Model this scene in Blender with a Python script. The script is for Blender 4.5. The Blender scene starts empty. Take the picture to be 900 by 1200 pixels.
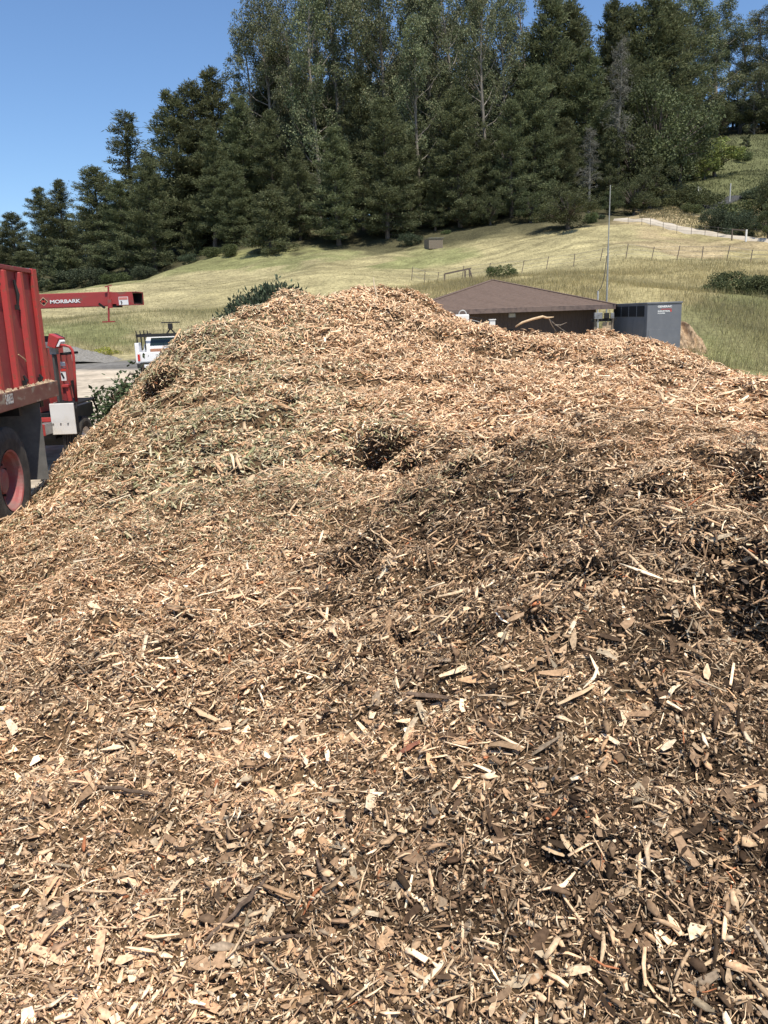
import bpy, math
import numpy as np

# ------------------------------------------------------------------ camera
H = 2.05; PITCH = math.radians(13.34); ROLL = math.radians(2.0); F = 970.0
FWD = np.array([0, math.cos(PITCH), -math.sin(PITCH)]); U0 = np.array([0, math.sin(PITCH), math.cos(PITCH)]); R0 = np.array([1., 0, 0])
RT = math.cos(ROLL)*R0 - math.sin(ROLL)*U0; UP = math.cos(ROLL)*U0 + math.sin(ROLL)*R0
from mathutils import Matrix, Vector
sc = bpy.context.scene
col = sc.collection
cd = bpy.data.cameras.new('camera'); cam = bpy.data.objects.new('camera', cd); col.objects.link(cam)
cd.sensor_fit = 'VERTICAL'; cd.sensor_height = 24.0; cd.lens = 24.0*F/1200.0
cd.clip_start = 0.05; cd.clip_end = 3000
m = Matrix(((RT[0], UP[0], -FWD[0], 0), (RT[1], UP[1], -FWD[1], 0), (RT[2], UP[2], -FWD[2], H), (0, 0, 0, 1)))
cam.matrix_world = m
sc.camera = cam

# ------------------------------------------------------------------ sky, sun, exposure
SUN = np.array([0.20, -0.37, 0.905]); SUN /= np.linalg.norm(SUN)
w = bpy.data.worlds.new('World'); sc.world = w; w.use_nodes = True
nt = w.node_tree; bg = nt.nodes['Background']
sky = nt.nodes.new('ShaderNodeTexSky'); sky.sky_type = 'NISHITA'; sky.sun_disc = False
sky.sun_elevation = math.asin(SUN[2]); sky.sun_rotation = math.atan2(SUN[0], SUN[1])
sky.air_density = 1.0; sky.dust_density = 0.3; sky.ozone_density = 8.0; sky.altitude = 50
nt.links.new(sky.outputs[0], bg.inputs[0]); bg.inputs[1].default_value = 0.115
sd = bpy.data.lights.new('sun', 'SUN'); sun = bpy.data.objects.new('sun', sd); col.objects.link(sun)
sd.energy = 4.2; sd.angle = math.radians(0.53); sd.color = (1.0, 0.94, 0.83)
sun.rotation_euler = Vector(SUN).to_track_quat('Z', 'Y').to_euler()
sc.view_settings.view_transform = 'Standard'; sc.view_settings.look = 'None'
sc.view_settings.gamma = 1; sc.view_settings.exposure = 0.43; sc.view_settings.use_curve_mapping = False
sc.cycles.max_bounces = 6; sc.cycles.diffuse_bounces = 3; sc.cycles.transparent_max_bounces = 8

rng = np.random.default_rng(7)

# ------------------------------------------------------------------ helpers
def at(px, py, Y):
    r = FWD + (px-450)/F*RT - (py-600)/F*UP
    return np.array([0, 0, H]) + r*(Y/r[1])
def proj(p):
    d = np.asarray(p, float) - np.array([0, 0, H]); k = F/(d@FWD)
    return 450 + d@RT*k, 600 - d@UP*k

def tag(o, label=None, cat=None, group=None, kind=None):
    if label: o['label'] = label
    if cat: o['category'] = cat
    if group: o['group'] = group
    if kind: o['kind'] = kind
    return o
def empty(name, loc, rz=0.0):
    o = bpy.data.objects.new(name, None); col.objects.link(o); o.location = [float(v) for v in loc]; o.rotation_euler = (0, 0, rz)
    o.empty_display_size = 0.3
    return o
def np_mesh(name, V, Fc, mat=None, parent=None, colr=None, smooth=False, link=True):
    V = np.asarray(V, np.float32); Fc = np.asarray(Fc, np.int32); k = Fc.shape[1]
    me = bpy.data.meshes.new(name)
    me.vertices.add(len(V)); me.vertices.foreach_set('co', V.ravel())
    me.loops.add(Fc.size); me.loops.foreach_set('vertex_index', Fc.ravel())
    me.polygons.add(len(Fc)); me.polygons.foreach_set('loop_start', np.arange(0, Fc.size, k, dtype=np.int32))
    me.polygons.foreach_set('loop_total', np.full(len(Fc), k, np.int32))
    if smooth: me.polygons.foreach_set('use_smooth', np.ones(len(Fc), bool))
    if colr is not None:
        a = me.color_attributes.new('col', 'FLOAT_COLOR', 'POINT')
        c = np.ones((len(V), 4), np.float32); c[:, :3] = colr; a.data.foreach_set('color', c.ravel())
    me.update(calc_edges=True)
    if mat: me.materials.append(mat)
    if not link: return me
    o = bpy.data.objects.new(name, me); col.objects.link(o)
    if parent: o.parent = parent
    return o

class MB:
    """collects boxes, bars, tubes into ONE mesh"""
    def __init__(s): s.v = []; s.f = []
    def add(s, vs, fs):
        n = len(s.v); s.v += [tuple(float(c) for c in v) for v in vs]; s.f += [tuple(i+n for i in f) for f in fs]; return s
    def box(s, x0, x1, y0, y1, z0, z1):
        return s.add([(x0,y0,z0),(x1,y0,z0),(x1,y1,z0),(x0,y1,z0),(x0,y0,z1),(x1,y0,z1),(x1,y1,z1),(x0,y1,z1)],
            [(0,3,2,1),(4,5,6,7),(0,1,5,4),(1,2,6,5),(2,3,7,6),(3,0,4,7)])
    def beam(s, p0, p1, wd, ht, upv=(0, 0, 1), w1=None, h1=None):
        p0 = np.array(p0, float); p1 = np.array(p1, float); d = p1-p0; d /= np.linalg.norm(d)
        u = np.array(upv, float)
        if abs(d@u) > .98: u = np.array([0, 1., 0])
        r = np.cross(d, u); r /= np.linalg.norm(r); u = np.cross(r, d)
        w1 = wd if w1 is None else w1; h1 = ht if h1 is None else h1
        vs = [p0+a*r*wd/2+b*u*ht/2 for a, b in ((-1,-1),(1,-1),(1,1),(-1,1))] + [p1+a*r*w1/2+b*u*h1/2 for a, b in ((-1,-1),(1,-1),(1,1),(-1,1))]
        return s.add(vs, [(0,1,2,3),(7,6,5,4),(0,4,5,1),(1,5,6,2),(2,6,7,3),(3,7,4,0)])
    def tube(s, pts, rad, n=8, flat=1.0):
        pts = [np.array(p, float) for p in pts]; R = rad if hasattr(rad, '__len__') else [rad]*len(pts)
        rings = []; prev = None
        for i, p in enumerate(pts):
            d = (pts[min(i+1, len(pts)-1)] - pts[max(i-1, 0)]); d /= np.linalg.norm(d)
            if prev is None:
                u = np.array([0, 0, 1.]) if abs(d[2]) < .9 else np.array([1., 0, 0])
            else: u = prev
            r = np.cross(d, u); r /= np.linalg.norm(r); u = np.cross(r, d); prev = u
            rings.append([p + R[i]*(math.cos(a)*r + flat*math.sin(a)*u) for a in np.linspace(0, 2*math.pi, n, endpoint=False)])
        vs = [v for rg in rings for v in rg]; fs = []
        for i in range(len(pts)-1):
            for j in range(n):
                a = i*n+j; b = i*n+(j+1) % n; fs.append((a, a+n, b+n, b))
        fs.append(tuple(range(n))); fs.append(tuple(range(len(vs)-1, len(vs)-1-n, -1)))
        return s.add(vs, fs)
    def lathe_x(s, prof, c, n=48):
        """prof: (x offset, radius) rings round an axis along x"""
        vs = []; fs = []
        for (x, r) in prof:
            for a in np.linspace(0, 2*math.pi, n, endpoint=False): vs.append((c[0]+x, c[1]+r*math.cos(a), c[2]+r*math.sin(a)))
        for i in range(len(prof)-1):
            for j in range(n):
                a = i*n+j; b = i*n+(j+1) % n; fs.append((a, b, b+n, a+n))
        return s.add(vs, fs)
    def build(s, name, mat, parent=None, bevel=0, smooth=False):
        me = bpy.data.meshes.new(name); me.from_pydata(s.v, [], s.f); me.update(); me.materials.append(mat)
        if smooth: me.polygons.foreach_set('use_smooth', [True]*len(me.polygons))
        o = bpy.data.objects.new(name, me); col.objects.link(o)
        if parent: o.parent = parent
        if bevel:
            b = o.modifiers.new('bevel', 'BEVEL'); b.width = bevel; b.segments = 2; b.limit_method = 'ANGLE'; b.angle_limit = math.radians(40)
        return o

def text(name, body, mat, size, mtx, parent=None, bold=0.0, sx=1.0, sy=1.0, ext=0.001):
    cu = bpy.data.curves.new(name, 'FONT'); cu.body = body; cu.size = size; cu.extrude = ext; cu.offset = bold
    cu.align_x = 'LEFT'; cu.align_y = 'BOTTOM'
    o = bpy.data.objects.new(name+'_tmp', cu); col.objects.link(o)
    dg = bpy.context.evaluated_depsgraph_get(); me = bpy.data.meshes.new_from_object(o.evaluated_get(dg))
    bpy.data.objects.remove(o); me.name = name; me.materials.clear(); me.materials.append(mat)
    n = bpy.data.objects.new(name, me); col.objects.link(n)
    if parent: n.parent = parent
    n.matrix_local = mtx @ Matrix.Diagonal((sx, sy, 1, 1))
    return n

_T = rng.random((256, 256))
def vn(x, y, s=0):
    x = np.asarray(x, float) + 37.3*s; y = np.asarray(y, float) + 91.7*s
    xi = np.floor(x).astype(int); yi = np.floor(y).astype(int); fx = x-xi; fy = y-yi
    fx = fx*fx*(3-2*fx); fy = fy*fy*(3-2*fy)
    a = _T[xi % 256, yi % 256]; b = _T[(xi+1) % 256, yi % 256]; c = _T[xi % 256, (yi+1) % 256]; d = _T[(xi+1) % 256, (yi+1) % 256]
    return ((a*(1-fx)+b*fx)*(1-fy) + (c*(1-fx)+d*fx)*fy)*2-1

def rbf(P, Z, c, lin=True):
    P = np.asarray(P, float); Z = np.asarray(Z, float); n = len(P)
    D = np.sqrt(((P[:, None]-P[None])**2).sum(-1) + c*c)
    A = np.zeros((n+3, n+3)); A[:n, :n] = D; A[:n, n] = 1; A[:n, n+1:] = P; A[n, :n] = 1; A[n+1:, :n] = P.T
    W = np.linalg.lstsq(A, np.concatenate([Z, np.zeros((3,)+Z.shape[1:])]), rcond=None)[0]
    def f(X, Y):
        X = np.asarray(X, float); sh = X.shape; q = np.stack([X.ravel(), np.asarray(Y, float).ravel()], 1); out = []
        for i in range(0, len(q), 40000):
            s = q[i:i+40000]; d = np.sqrt(((s[:, None]-P[None])**2).sum(-1)+c*c); out.append(d@W[:n] + W[n] + s@W[n+1:])
        r = np.concatenate(out); return r.reshape(sh + Z.shape[1:])
    return f

# ------------------------------------------------------------------ materials
def mat(name, base=(.5, .5, .5), rough=.7, metal=0.0, spec=.4):
    M = bpy.data.materials.new(name); M.use_nodes = True; b = M.node_tree.nodes['Principled BSDF']
    b.inputs['Base Color'].default_value = (*base, 1); b.inputs['Roughness'].default_value = rough
    b.inputs['Metallic'].default_value = metal; b.inputs['Specular IOR Level'].default_value = spec
    return M
def worn(name, c1, c2, scale=4.0, lo=.45, hi=.65, rough=.6, bump=0.0, metal=0.0, stretch=(1, 1, 1), c3=None, scale3=40., spec=.4):
    M = mat(name, c1, rough, metal, spec); t = M.node_tree; b = t.nodes['Principled BSDF']
    tc = t.nodes.new('ShaderNodeTexCoord'); mp = t.nodes.new('ShaderNodeMapping'); mp.inputs['Scale'].default_value = stretch
    t.links.new(tc.outputs['Object'], mp.inputs[0])
    n = t.nodes.new('ShaderNodeTexNoise'); n.inputs['Scale'].default_value = scale; n.inputs['Detail'].default_value = 6; n.inputs['Roughness'].default_value = .65
    t.links.new(mp.outputs[0], n.inputs['Vector'])
    r = t.nodes.new('ShaderNodeMapRange'); r.inputs['From Min'].default_value = lo; r.inputs['From Max'].default_value = hi
    t.links.new(n.outputs['Fac'], r.inputs['Value'])
    mx = t.nodes.new('ShaderNodeMix'); mx.data_type = 'RGBA'; mx.inputs['A'].default_value = (*c1, 1); mx.inputs['B'].default_value = (*c2, 1)
    t.links.new(r.outputs[0], mx.inputs['Factor']); out = mx.outputs['Result']
    if c3:
        n3 = t.nodes.new('ShaderNodeTexNoise'); n3.inputs['Scale'].default_value = scale3; n3.inputs['Detail'].default_value = 4
        t.links.new(mp.outputs[0], n3.inputs['Vector'])
        r3 = t.nodes.new('ShaderNodeMapRange'); r3.inputs['From Min'].default_value = .58; r3.inputs['From Max'].default_value = .68
        t.links.new(n3.outputs['Fac'], r3.inputs['Value'])
        m3 = t.nodes.new('ShaderNodeMix'); m3.data_type = 'RGBA'; m3.inputs['B'].default_value = (*c3, 1)
        t.links.new(out, m3.inputs['A']); t.links.new(r3.outputs[0], m3.inputs['Factor']); out = m3.outputs['Result']
    t.links.new(out, b.inputs['Base Color'])
    if bump:
        bp = t.nodes.new('ShaderNodeBump'); bp.inputs['Strength'].default_value = 1; bp.inputs['Distance'].default_value = bump
        t.links.new(n.outputs['Fac'], bp.inputs['Height']); t.links.new(bp.outputs[0], b.inputs['Normal'])
    return M
def attr_mat(name, rough=.8, trans=0.0, var=.25, nscale=30., spec=.25, objvar=0.0):
    """colour from the mesh's own colour attribute, broken up by fine noise"""
    M = mat(name, (.5, .5, .5), rough, 0, spec); t = M.node_tree; b = t.nodes['Principled BSDF']
    a = t.nodes.new('ShaderNodeAttribute'); a.attribute_name = 'col'
    tc = t.nodes.new('ShaderNodeTexCoord'); n = t.nodes.new('ShaderNodeTexNoise'); n.inputs['Scale'].default_value = nscale; n.inputs['Detail'].default_value = 3
    t.links.new(tc.outputs['Object'], n.inputs['Vector'])
    r = t.nodes.new('ShaderNodeMapRange'); r.inputs['From Min'].default_value = .3; r.inputs['From Max'].default_value = .7
    r.inputs['To Min'].default_value = 1-var; r.inputs['To Max'].default_value = 1+var; t.links.new(n.outputs['Fac'], r.inputs['Value'])
    v = t.nodes.new('ShaderNodeVectorMath'); v.operation = 'SCALE'; t.links.new(a.outputs['Color'], v.inputs[0]); t.links.new(r.outputs[0], v.inputs['Scale'])
    out = v.outputs[0]
    if objvar:
        oi = t.nodes.new('ShaderNodeObjectInfo'); hs = t.nodes.new('ShaderNodeHueSaturation')
        r1 = t.nodes.new('ShaderNodeMapRange'); r1.inputs['To Min'].default_value = 1-objvar; r1.inputs['To Max'].default_value = 1+objvar
        r2 = t.nodes.new('ShaderNodeMapRange'); r2.inputs['To Min'].default_value = .485; r2.inputs['To Max'].default_value = .512
        t.links.new(oi.outputs['Random'], r1.inputs['Value']); t.links.new(oi.outputs['Random'], r2.inputs['Value'])
        t.links.new(r1.outputs[0], hs.inputs['Value']); t.links.new(r2.outputs[0], hs.inputs['Hue']); t.links.new(out, hs.inputs['Color']); out = hs.outputs[0]
    t.links.new(out, b.inputs['Base Color'])
    if trans:
        tr = t.nodes.new('ShaderNodeBsdfTranslucent'); t.links.new(out, tr.inputs['Color'])
        ms = t.nodes.new('ShaderNodeMixShader'); ms.inputs[0].default_value = trans
        t.links.new(b.outputs[0], ms.inputs[1]); t.links.new(tr.outputs[0], ms.inputs[2]); t.links.new(ms.outputs[0], t.nodes['Material Output'].inputs[0])
    return M

M_red = worn('red_paint', (.27, .038, .04), (.19, .038, .04), 3, .4, .7, rough=.5, stretch=(1, 1, .35), c3=(.22, .09, .06), scale3=14)
M_redb = worn('bright_red_paint', (.46, .05, .045), (.36, .05, .045), 5, .4, .7, rough=.4, c3=(.25, .08, .05), scale3=25)
M_boom = worn('faded_red_paint', (.36, .055, .05), (.28, .05, .048), 3, .4, .7, rough=.45, stretch=(.5, 1, 1), c3=(.25, .09, .07), scale3=9)
M_rail = worn('rusty_brown_steel', (.17, .06, .045), (.22, .13, .09), 3, .4, .65, rough=.7, stretch=(1, .4, 1), c3=(.3, .24, .18), scale3=12)
M_black = worn('black_steel', (.012, .012, .013), (.03, .027, .024), 6, rough=.6)
M_rub = worn('tyre_rubber', (.035, .033, .031), (.08, .072, .062), 7, .4, .65, rough=.85)
M_flap = worn('grey_rubber', (.13, .125, .115), (.19, .18, .165), 9, .35, .65, rough=.85)
M_white = worn('white_paint', (.78, .76, .72), (.68, .64, .57), 6, .45, .75, rough=.35)
M_whitet = mat('white_vinyl', (.8, .8, .78), .5)
M_grey = worn('grey_metal', (.34, .34, .34), (.22, .21, .2), 8, rough=.45, metal=.6)
M_hose = worn('grey_rubber_curtain', (.06, .06, .058), (.1, .095, .085), 15, rough=.7, stretch=(8, 8, .4))
M_dust = worn('wood_dust', (.42, .31, .2), (.55, .42, .29), 30, rough=.95, bump=.01)
M_glass = mat('dark_glass', (.015, .025, .022), .08, 0, .6)
M_orange = mat('orange_carton', (.42, .2, .12), .8)
M_lamp = mat('red_lens', (.5, .02, .02), .3)
M_gen = worn('blue_grey_enclosure', (.145, .152, .168), (.17, .175, .19), 2, rough=.45)
M_vent = mat('vent_black', (.012, .013, .015), .6)
M_redt = mat('red_vinyl', (.6, .06, .04), .5)
M_wood = worn('weathered_wood', (.18, .14, .1), (.3, .26, .21), 8, rough=.85, stretch=(4, 4, .6))
M_pale = worn('pale_metal', (.5, .49, .46), (.4, .39, .36), 8, rough=.5)
M_soil = worn('cut_soil', (.50, .36, .22), (.30, .195, .115), 3.5, .4, .62, rough=.95, bump=.15, stretch=(1.6, 1.6, .6), c3=(.17, .11, .06), scale3=3)

# ------------------------------------------------------------------ terrain
tp = []
for p in [(0,341,200),(-150,360,210),(100,336,170),(150,330,152),(200,315,145),(300,300,140),(400,298,138),(440,298,138),(510,291,135),(600,272,138),(660,268,135),(740,263,135),
          (800,262,132),(800,270,121),(890,288,108),(885,272,125),(1050,300,105),(840,240,150),(890,250,140),(840,215,168),(870,200,180),(880,165,210),(760,215,175),(820,165,215),(1050,200,170),
          (200,350,90),(100,375,80),(300,335,100),(400,326,105),(480,332,98),(600,319,96),(700,309,95),(800,309,92),(880,315,88),(1050,330,80),
          (60,398,60),(110,421,51),(0,421,52),(700,340,66),(850,345,62),(850,400,48),(900,440,40),(830,430,41),(600,338,75),(480,350,75),(1050,430,45),(300,375,70),(300,415,50),(450,380,60),
          (-300,430,50),(-300,380,110),(300,268,170),(450,255,175),(600,232,175),(200,292,175),(60,322,195)]:
    tp.append(at(*p))
for p in [(-40,-40,0),(0,-40,0),(40,-40,0),(-40,0,0),(0,0,0),(30,0,-.4),(-15,10,0),(-8,5,0),(-12,20,0),(0,8,0),(8,8,0),(-10,35,0),(-20,30,0),(-25,45,0),(0,20,0),(10,20,-.2),(0,35,-.4),(20,20,-1),(-60,20,0),
          (8,40,-1),(3,41,-.8),(13,39,-.7),(-60,300,6),(-200,300,4),(60,300,52),(160,300,60),(-60,420,0),(0,250,30),(40,420,50),(-300,0,0),(300,0,-4),(300,250,50),(-350,600,0),(350,600,40),(-30,200,16),(0,200,24),(40,200,30)]:
    tp.append(p)
tp = np.array(tp, float)
_tf = rbf(tp[:, :2], tp[:, 2], 6.0)
def tz(X, Y):
    X = np.asarray(X, float); Y = np.asarray(Y, float); z = _tf(X, Y)
    k = np.clip((Y-47)/30, 0, 1)
    z = z + k*(.9*vn(X/16, Y/16, 1) + .35*vn(X/5, Y/5, 2) + .12*vn(X/1.7, Y/1.7, 3)) + .03*vn(X/2.5, Y/2.5, 4)
    return np.minimum(z, 75)
def ground(px, Y):
    p = at(px, 300, Y)
    for _ in range(4):
        z = float(tz(p[0], Y)); q = proj((p[0], Y, z)); p = at(px, q[1], Y)
    return np.array([p[0], Y, z])

def gaxis(segs):
    out = []
    for a, b, n in segs: out.append(np.linspace(a, b, n, endpoint=False))
    return np.concatenate(out + [np.array([segs[-1][1]])])
def grid(name, xs, ys, fz, matl, colf=None, smooth=True, disp=None):
    X, Y = np.meshgrid(xs, ys); Z = fz(X, Y)
    V = np.stack([X, Y, Z], -1).reshape(-1, 3)
    if disp is not None: V = disp(V)
    nx, ny = len(xs), len(ys); i = np.arange(nx*ny).reshape(ny, nx)
    Fc = np.stack([i[:-1, :-1], i[:-1, 1:], i[1:, 1:], i[1:, :-1]], -1).reshape(-1, 4)
    return np_mesh(name, V, Fc, matl, colr=None if colf is None else colf(V), smooth=smooth)

C_lot = (.50, .42, .32); C_grav = (.17, .16, .145); C_mown = (.33, .285, .15); C_green = (.215, .215, .095); C_tall = (.32, .27, .135)
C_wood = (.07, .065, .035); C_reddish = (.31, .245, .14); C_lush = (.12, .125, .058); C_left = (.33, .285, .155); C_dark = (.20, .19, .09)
zp = []
def Z(c, *pts):
    for p in pts: zp.append((at(*p)[0], p[2], c))
Z(C_lot, (100,450,30),(150,440,34),(0,450,30),(200,450,25),(300,430,25),(0,500,15),(-200,500,12),(60,430,42),(500,420,30),(700,420,28),(400,430,42))
Z(C_grav, (60,424,47),(-100,424,47),(140,424,46.5))
Z(C_left, (60,400,57),(110,405,54),(150,405,56),(200,385,62),(100,375,75),(200,345,95),(150,345,115),(250,335,110),(250,318,128),(310,312,125),(-100,380,60),(350,350,75))
Z(C_green, (250,305,136),(340,300,130),(110,345,120),(140,390,60),(80,392,63),(490,306,120))
Z(C_mown, (400,318,115),(450,310,122),(500,312,115),(560,300,118),(620,290,120),(600,308,103),(690,285,115),(700,300,101),(760,300,100),(400,330,98),(450,325,105),(300,330,105),(850,305,96),(750,280,112),(300,345,90))
Z(C_reddish, (760,285,110),(800,285,108),(830,292,104),(790,275,118),(850,280,112),(860,262,132),(800,258,138),(780,250,142))
Z(C_tall, (500,340,85),(600,328,86),(700,325,82),(700,345,64),(640,335,75),(800,322,80),(800,345,60),(880,325,80),(750,335,70),(560,345,70),(880,290,105),(820,278,119))
Z(C_dark, (830,380,50),(870,385,50),(870,410,46),(780,370,52),(820,365,54),(900,420,44),(900,380,50),(1000,380,50))
Z(C_green, (850,420,44),(800,400,46),(900,350,62))
Z(C_lush, (840,200,178),(870,180,195),(880,215,170),(830,228,158),(860,235,150),(850,190,185))
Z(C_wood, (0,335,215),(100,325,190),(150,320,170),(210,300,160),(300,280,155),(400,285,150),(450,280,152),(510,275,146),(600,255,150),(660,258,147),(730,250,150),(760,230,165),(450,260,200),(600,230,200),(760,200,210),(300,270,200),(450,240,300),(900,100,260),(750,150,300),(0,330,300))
zP = np.array([(a/b*9, math.log(b)*7) for a, b, c in zp]); zC = np.array([c for a, b, c in zp])
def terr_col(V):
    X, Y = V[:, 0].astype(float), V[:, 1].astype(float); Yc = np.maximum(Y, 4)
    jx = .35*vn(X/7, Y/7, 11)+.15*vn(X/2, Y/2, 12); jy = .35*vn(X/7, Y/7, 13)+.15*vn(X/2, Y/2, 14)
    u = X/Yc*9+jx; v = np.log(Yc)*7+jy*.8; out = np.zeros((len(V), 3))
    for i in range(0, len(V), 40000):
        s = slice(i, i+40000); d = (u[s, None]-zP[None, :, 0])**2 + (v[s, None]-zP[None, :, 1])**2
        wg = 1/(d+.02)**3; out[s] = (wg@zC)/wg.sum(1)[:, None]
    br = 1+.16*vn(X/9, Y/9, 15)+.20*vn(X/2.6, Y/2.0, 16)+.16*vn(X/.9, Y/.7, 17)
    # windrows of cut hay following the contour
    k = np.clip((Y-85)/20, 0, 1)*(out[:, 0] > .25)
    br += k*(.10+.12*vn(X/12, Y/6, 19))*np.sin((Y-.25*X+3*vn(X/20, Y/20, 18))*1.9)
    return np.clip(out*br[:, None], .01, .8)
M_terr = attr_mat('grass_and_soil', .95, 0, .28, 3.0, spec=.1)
t_ = M_terr.node_tree; nn = t_.nodes.new('ShaderNodeTexNoise'); nn.inputs['Scale'].default_value = 2.2; nn.inputs['Detail'].default_value = 8
tcx = t_.nodes.new('ShaderNodeTexCoord'); t_.links.new(tcx.outputs['Object'], nn.inputs['Vector'])
bpn = t_.nodes.new('ShaderNodeBump'); bpn.inputs['Distance'].default_value = .12; t_.links.new(nn.outputs['Fac'], bpn.inputs['Height']); t_.links.new(bpn.outputs[0], t_.nodes['Principled BSDF'].inputs['Normal'])
xs = gaxis([(-1500,-360,12),(-360,-120,40),(-120,-45,75),(-45,70,330),(70,150,110),(150,360,50),(360,1500,12)])
ys = gaxis([(-300,-20,8),(-20,30,50),(30,75,140),(75,150,190),(150,240,90),(240,600,50),(600,1800,10)])
def tz_clamp(X, Y): return tz(np.clip(X, -360, 360), np.clip(Y, -60, 620))
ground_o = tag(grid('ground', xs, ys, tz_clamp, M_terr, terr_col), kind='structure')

# ------------------------------------------------------------------ wood chip pile
pp = [at(*p) for p in [(450,1200,1.6),(450,1000,2.05),(450,850,2.65),(450,750,3.3),(450,650,4.3),(450,560,5.8),(450,500,7.4),(450,450,9.2),(450,400,11.5),(440,341,14),
 (700,1200,1.6),(700,1000,1.95),(700,850,2.45),(700,750,2.85),(700,650,3.4),(700,580,4.1),(700,530,5),(700,480,7),(700,430,10),(700,393,13.5),
 (0,1000,2.1),(0,850,2.9),(0,750,3.8),(0,680,5.2),(-20,650,6.0),(200,1200,1.6),(200,1000,2.1),(200,850,2.8),(200,750,3.6),(200,650,4.9),(200,560,6.7),(200,480,9),(150,474,11.1),(187,424,11.7),(203,400,11.9),(218,390,12.1),(237,383,12.3),(262,376,12.6),
 (900,1200,1.6),(900,1000,1.95),(900,850,2.4),(900,700,3.0),(900,600,3.7),(900,540,4.6),(900,500,6.5),(900,452,10.5),(1150,540,5),(1150,700,3.1),(1150,500,9),
 (92,541,9.5),(113,500,10.6),(171,450,11.5),(284,372,12.9),(309,357,13.1),(337,351,13.3),(367,353,13.6),(389,341,13.8),(411,340,14),(455,343,14),(498,356,14),(520,374,14),(640,396,13.5),(760,403,13.3),(810,422,12.3),(33,598,7.6),(350,400,11.8),(560,420,11),(300,430,10.3)]]
pp = [tuple(p) for p in pp] + [(-1.2,-.3,.35),(1.2,-.3,.35),(0,-1.5,.3),(-2.5,.5,.2),(3,0,.5),(-2.6,3,.15),(-3.3,4.6,.05),(-4.0,6.2,-.08),(-4.1,7.6,-.05),(-4.15,9.3,0),(-4.5,10.8,0),(-4.9,12.3,-.1),(-4.4,13.6,0),(-2.8,14.6,.35),(-3.6,16,-.2),
  (-1.6,15.6,.9),(-.1,15.8,1.4),(1.5,16,1.0),(0,18.5,-.2),(3,17.5,0),(4.5,16.5,-.1),(6.5,14.5,-.2),(7.2,12.6,-.3),(9.5,11,-.4),(5.5,8,1.1),(8,7,.9),(6,4,1.1),(9,3,.6),(11,6,-.1),(5,1,.7),(-4,1,-.1),(-6,5,-.3),(-7,10,-.4),(-7,15,-.5),(0,22,-.7),(8,19,-.9),(13,12,-.9),(-3,-3,0),(4,-3,.1),(0,-4,-.1),(8,-3,-.1),(13,2,-.4)]
pp = np.array(pp, float)
_pf = rbf(pp[:, :2], pp[:, 2], .55)
HOLES = []   # filled after a first pass: X, Y, radius, depth
def pz_s(X, Y): return _pf(X, Y)
def first_hit(px, py, f, y0=.8, y1=20):
    Y = np.linspace(y0, y1, 2500)
    r = FWD + (px-450)/F*RT - (py-600)/F*UP
    P = np.array([0, 0, H])[None] + r[None]*(Y/r[1])[:, None]
    g = f(P[:, 0], Y) - P[:, 2]; i = np.argmax(g > 0)
    return None if g[i] <= 0 else P[i]
for (px, py, rr, dp) in [(447,534,.18,.32),(418,542,.09,.18),(478,540,.08,.14),(255,527,.14,.27),(245,515,.07,.12),(592,535,.12,.22),(188,458,.18,.32),(890,695,.15,.32),(885,560,.09,.14),(775,562,.10,.15),(700,572,.06,.12),(870,630,.06,.12),(430,640,.09,.14),(300,700,.05,.11),(600,640,.07,.12),(700,690,.06,.11),(540,560,.08,.12),(800,740,.05,.11),(640,760,.05,.11),(480,740,.05,.11),(770,560,.12,.12),(828,640,.10,.14),(420,650,.09,.12),(440,655,.07,.10),
                         (395,610,.07,.09),(600,560,.12,.1),(740,640,.12,.10),(560,760,.06,.07),(70,800,.07,.07),(345,480,.10,.12),(300,500,.09,.10),(690,520,.12,.1),(200,470,.08,.1),(520,640,.07,.07),(640,600,.08,.08),(452,346,.2,.105),(330,455,.09,.08),
                         (640,1000,.05,.06),(860,1010,.06,.06),(540,960,.05,.05),(740,820,.07,.06),(820,900,.06,.06),(250,640,.07,.06),(150,590,.08,.1)]:
    h = first_hit(px, py, pz_s)
    if h is not None: HOLES.append((h[0], h[1], rr, dp))
HO = np.array(HOLES)
def damp(X, Y):
    """how much the surface is the old, damp, cut-open face rather than fresh chips"""
    return _df(X, Y)
dpt = []
for (px, py, v) in [(450,1180,.62),(450,1050,.68),(300,1000,.52),(150,1050,.35),(50,1180,.08),(200,1180,.3),(50,1000,.38),(50,850,.42),(200,850,.42),(300,850,.42),(450,900,.55),(600,1000,.85),(600,1150,.8),(750,1100,.9),(850,1150,.85),(850,1000,1.0),(750,950,.95),
                    (600,850,.8),(700,800,.85),(850,850,.95),(850,700,1.0),(750,650,.95),(850,600,.95),(650,620,.85),(560,600,.8),(500,570,.75),(450,620,.7),(450,720,.6),(550,720,.75),(350,750,.45),(200,750,.35),(100,780,.4),(50,720,.2),(200,680,.15),(350,650,.25),
                    (350,560,.2),(200,560,.22),(100,600,.2),(50,640,.25),(150,500,.3),(250,500,.3),(420,520,.35),(520,500,.25),(600,520,.4),(750,540,.5),(850,540,.5),(600,470,.02),(750,490,.05),(850,500,.05),(450,450,.05),(700,430,0),(850,450,0),(500,400,.02),(400,350,.08),
                    (300,390,.12),(220,420,.15),(300,450,.15),(640,395,0),(560,380,0),(1100,600,.9),(1100,900,.9),(-150,900,.3),(-150,700,.3)]:
    h = first_hit(px, py, pz_s)
    if h is not None: dpt.append((h[0], h[1], v))
dpt = np.array(dpt); _dg = rbf(np.stack([dpt[:, 0]/(dpt[:, 1]+1), np.log(dpt[:, 1]+.5)*1.2], 1), dpt[:, 2], .05)
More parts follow.
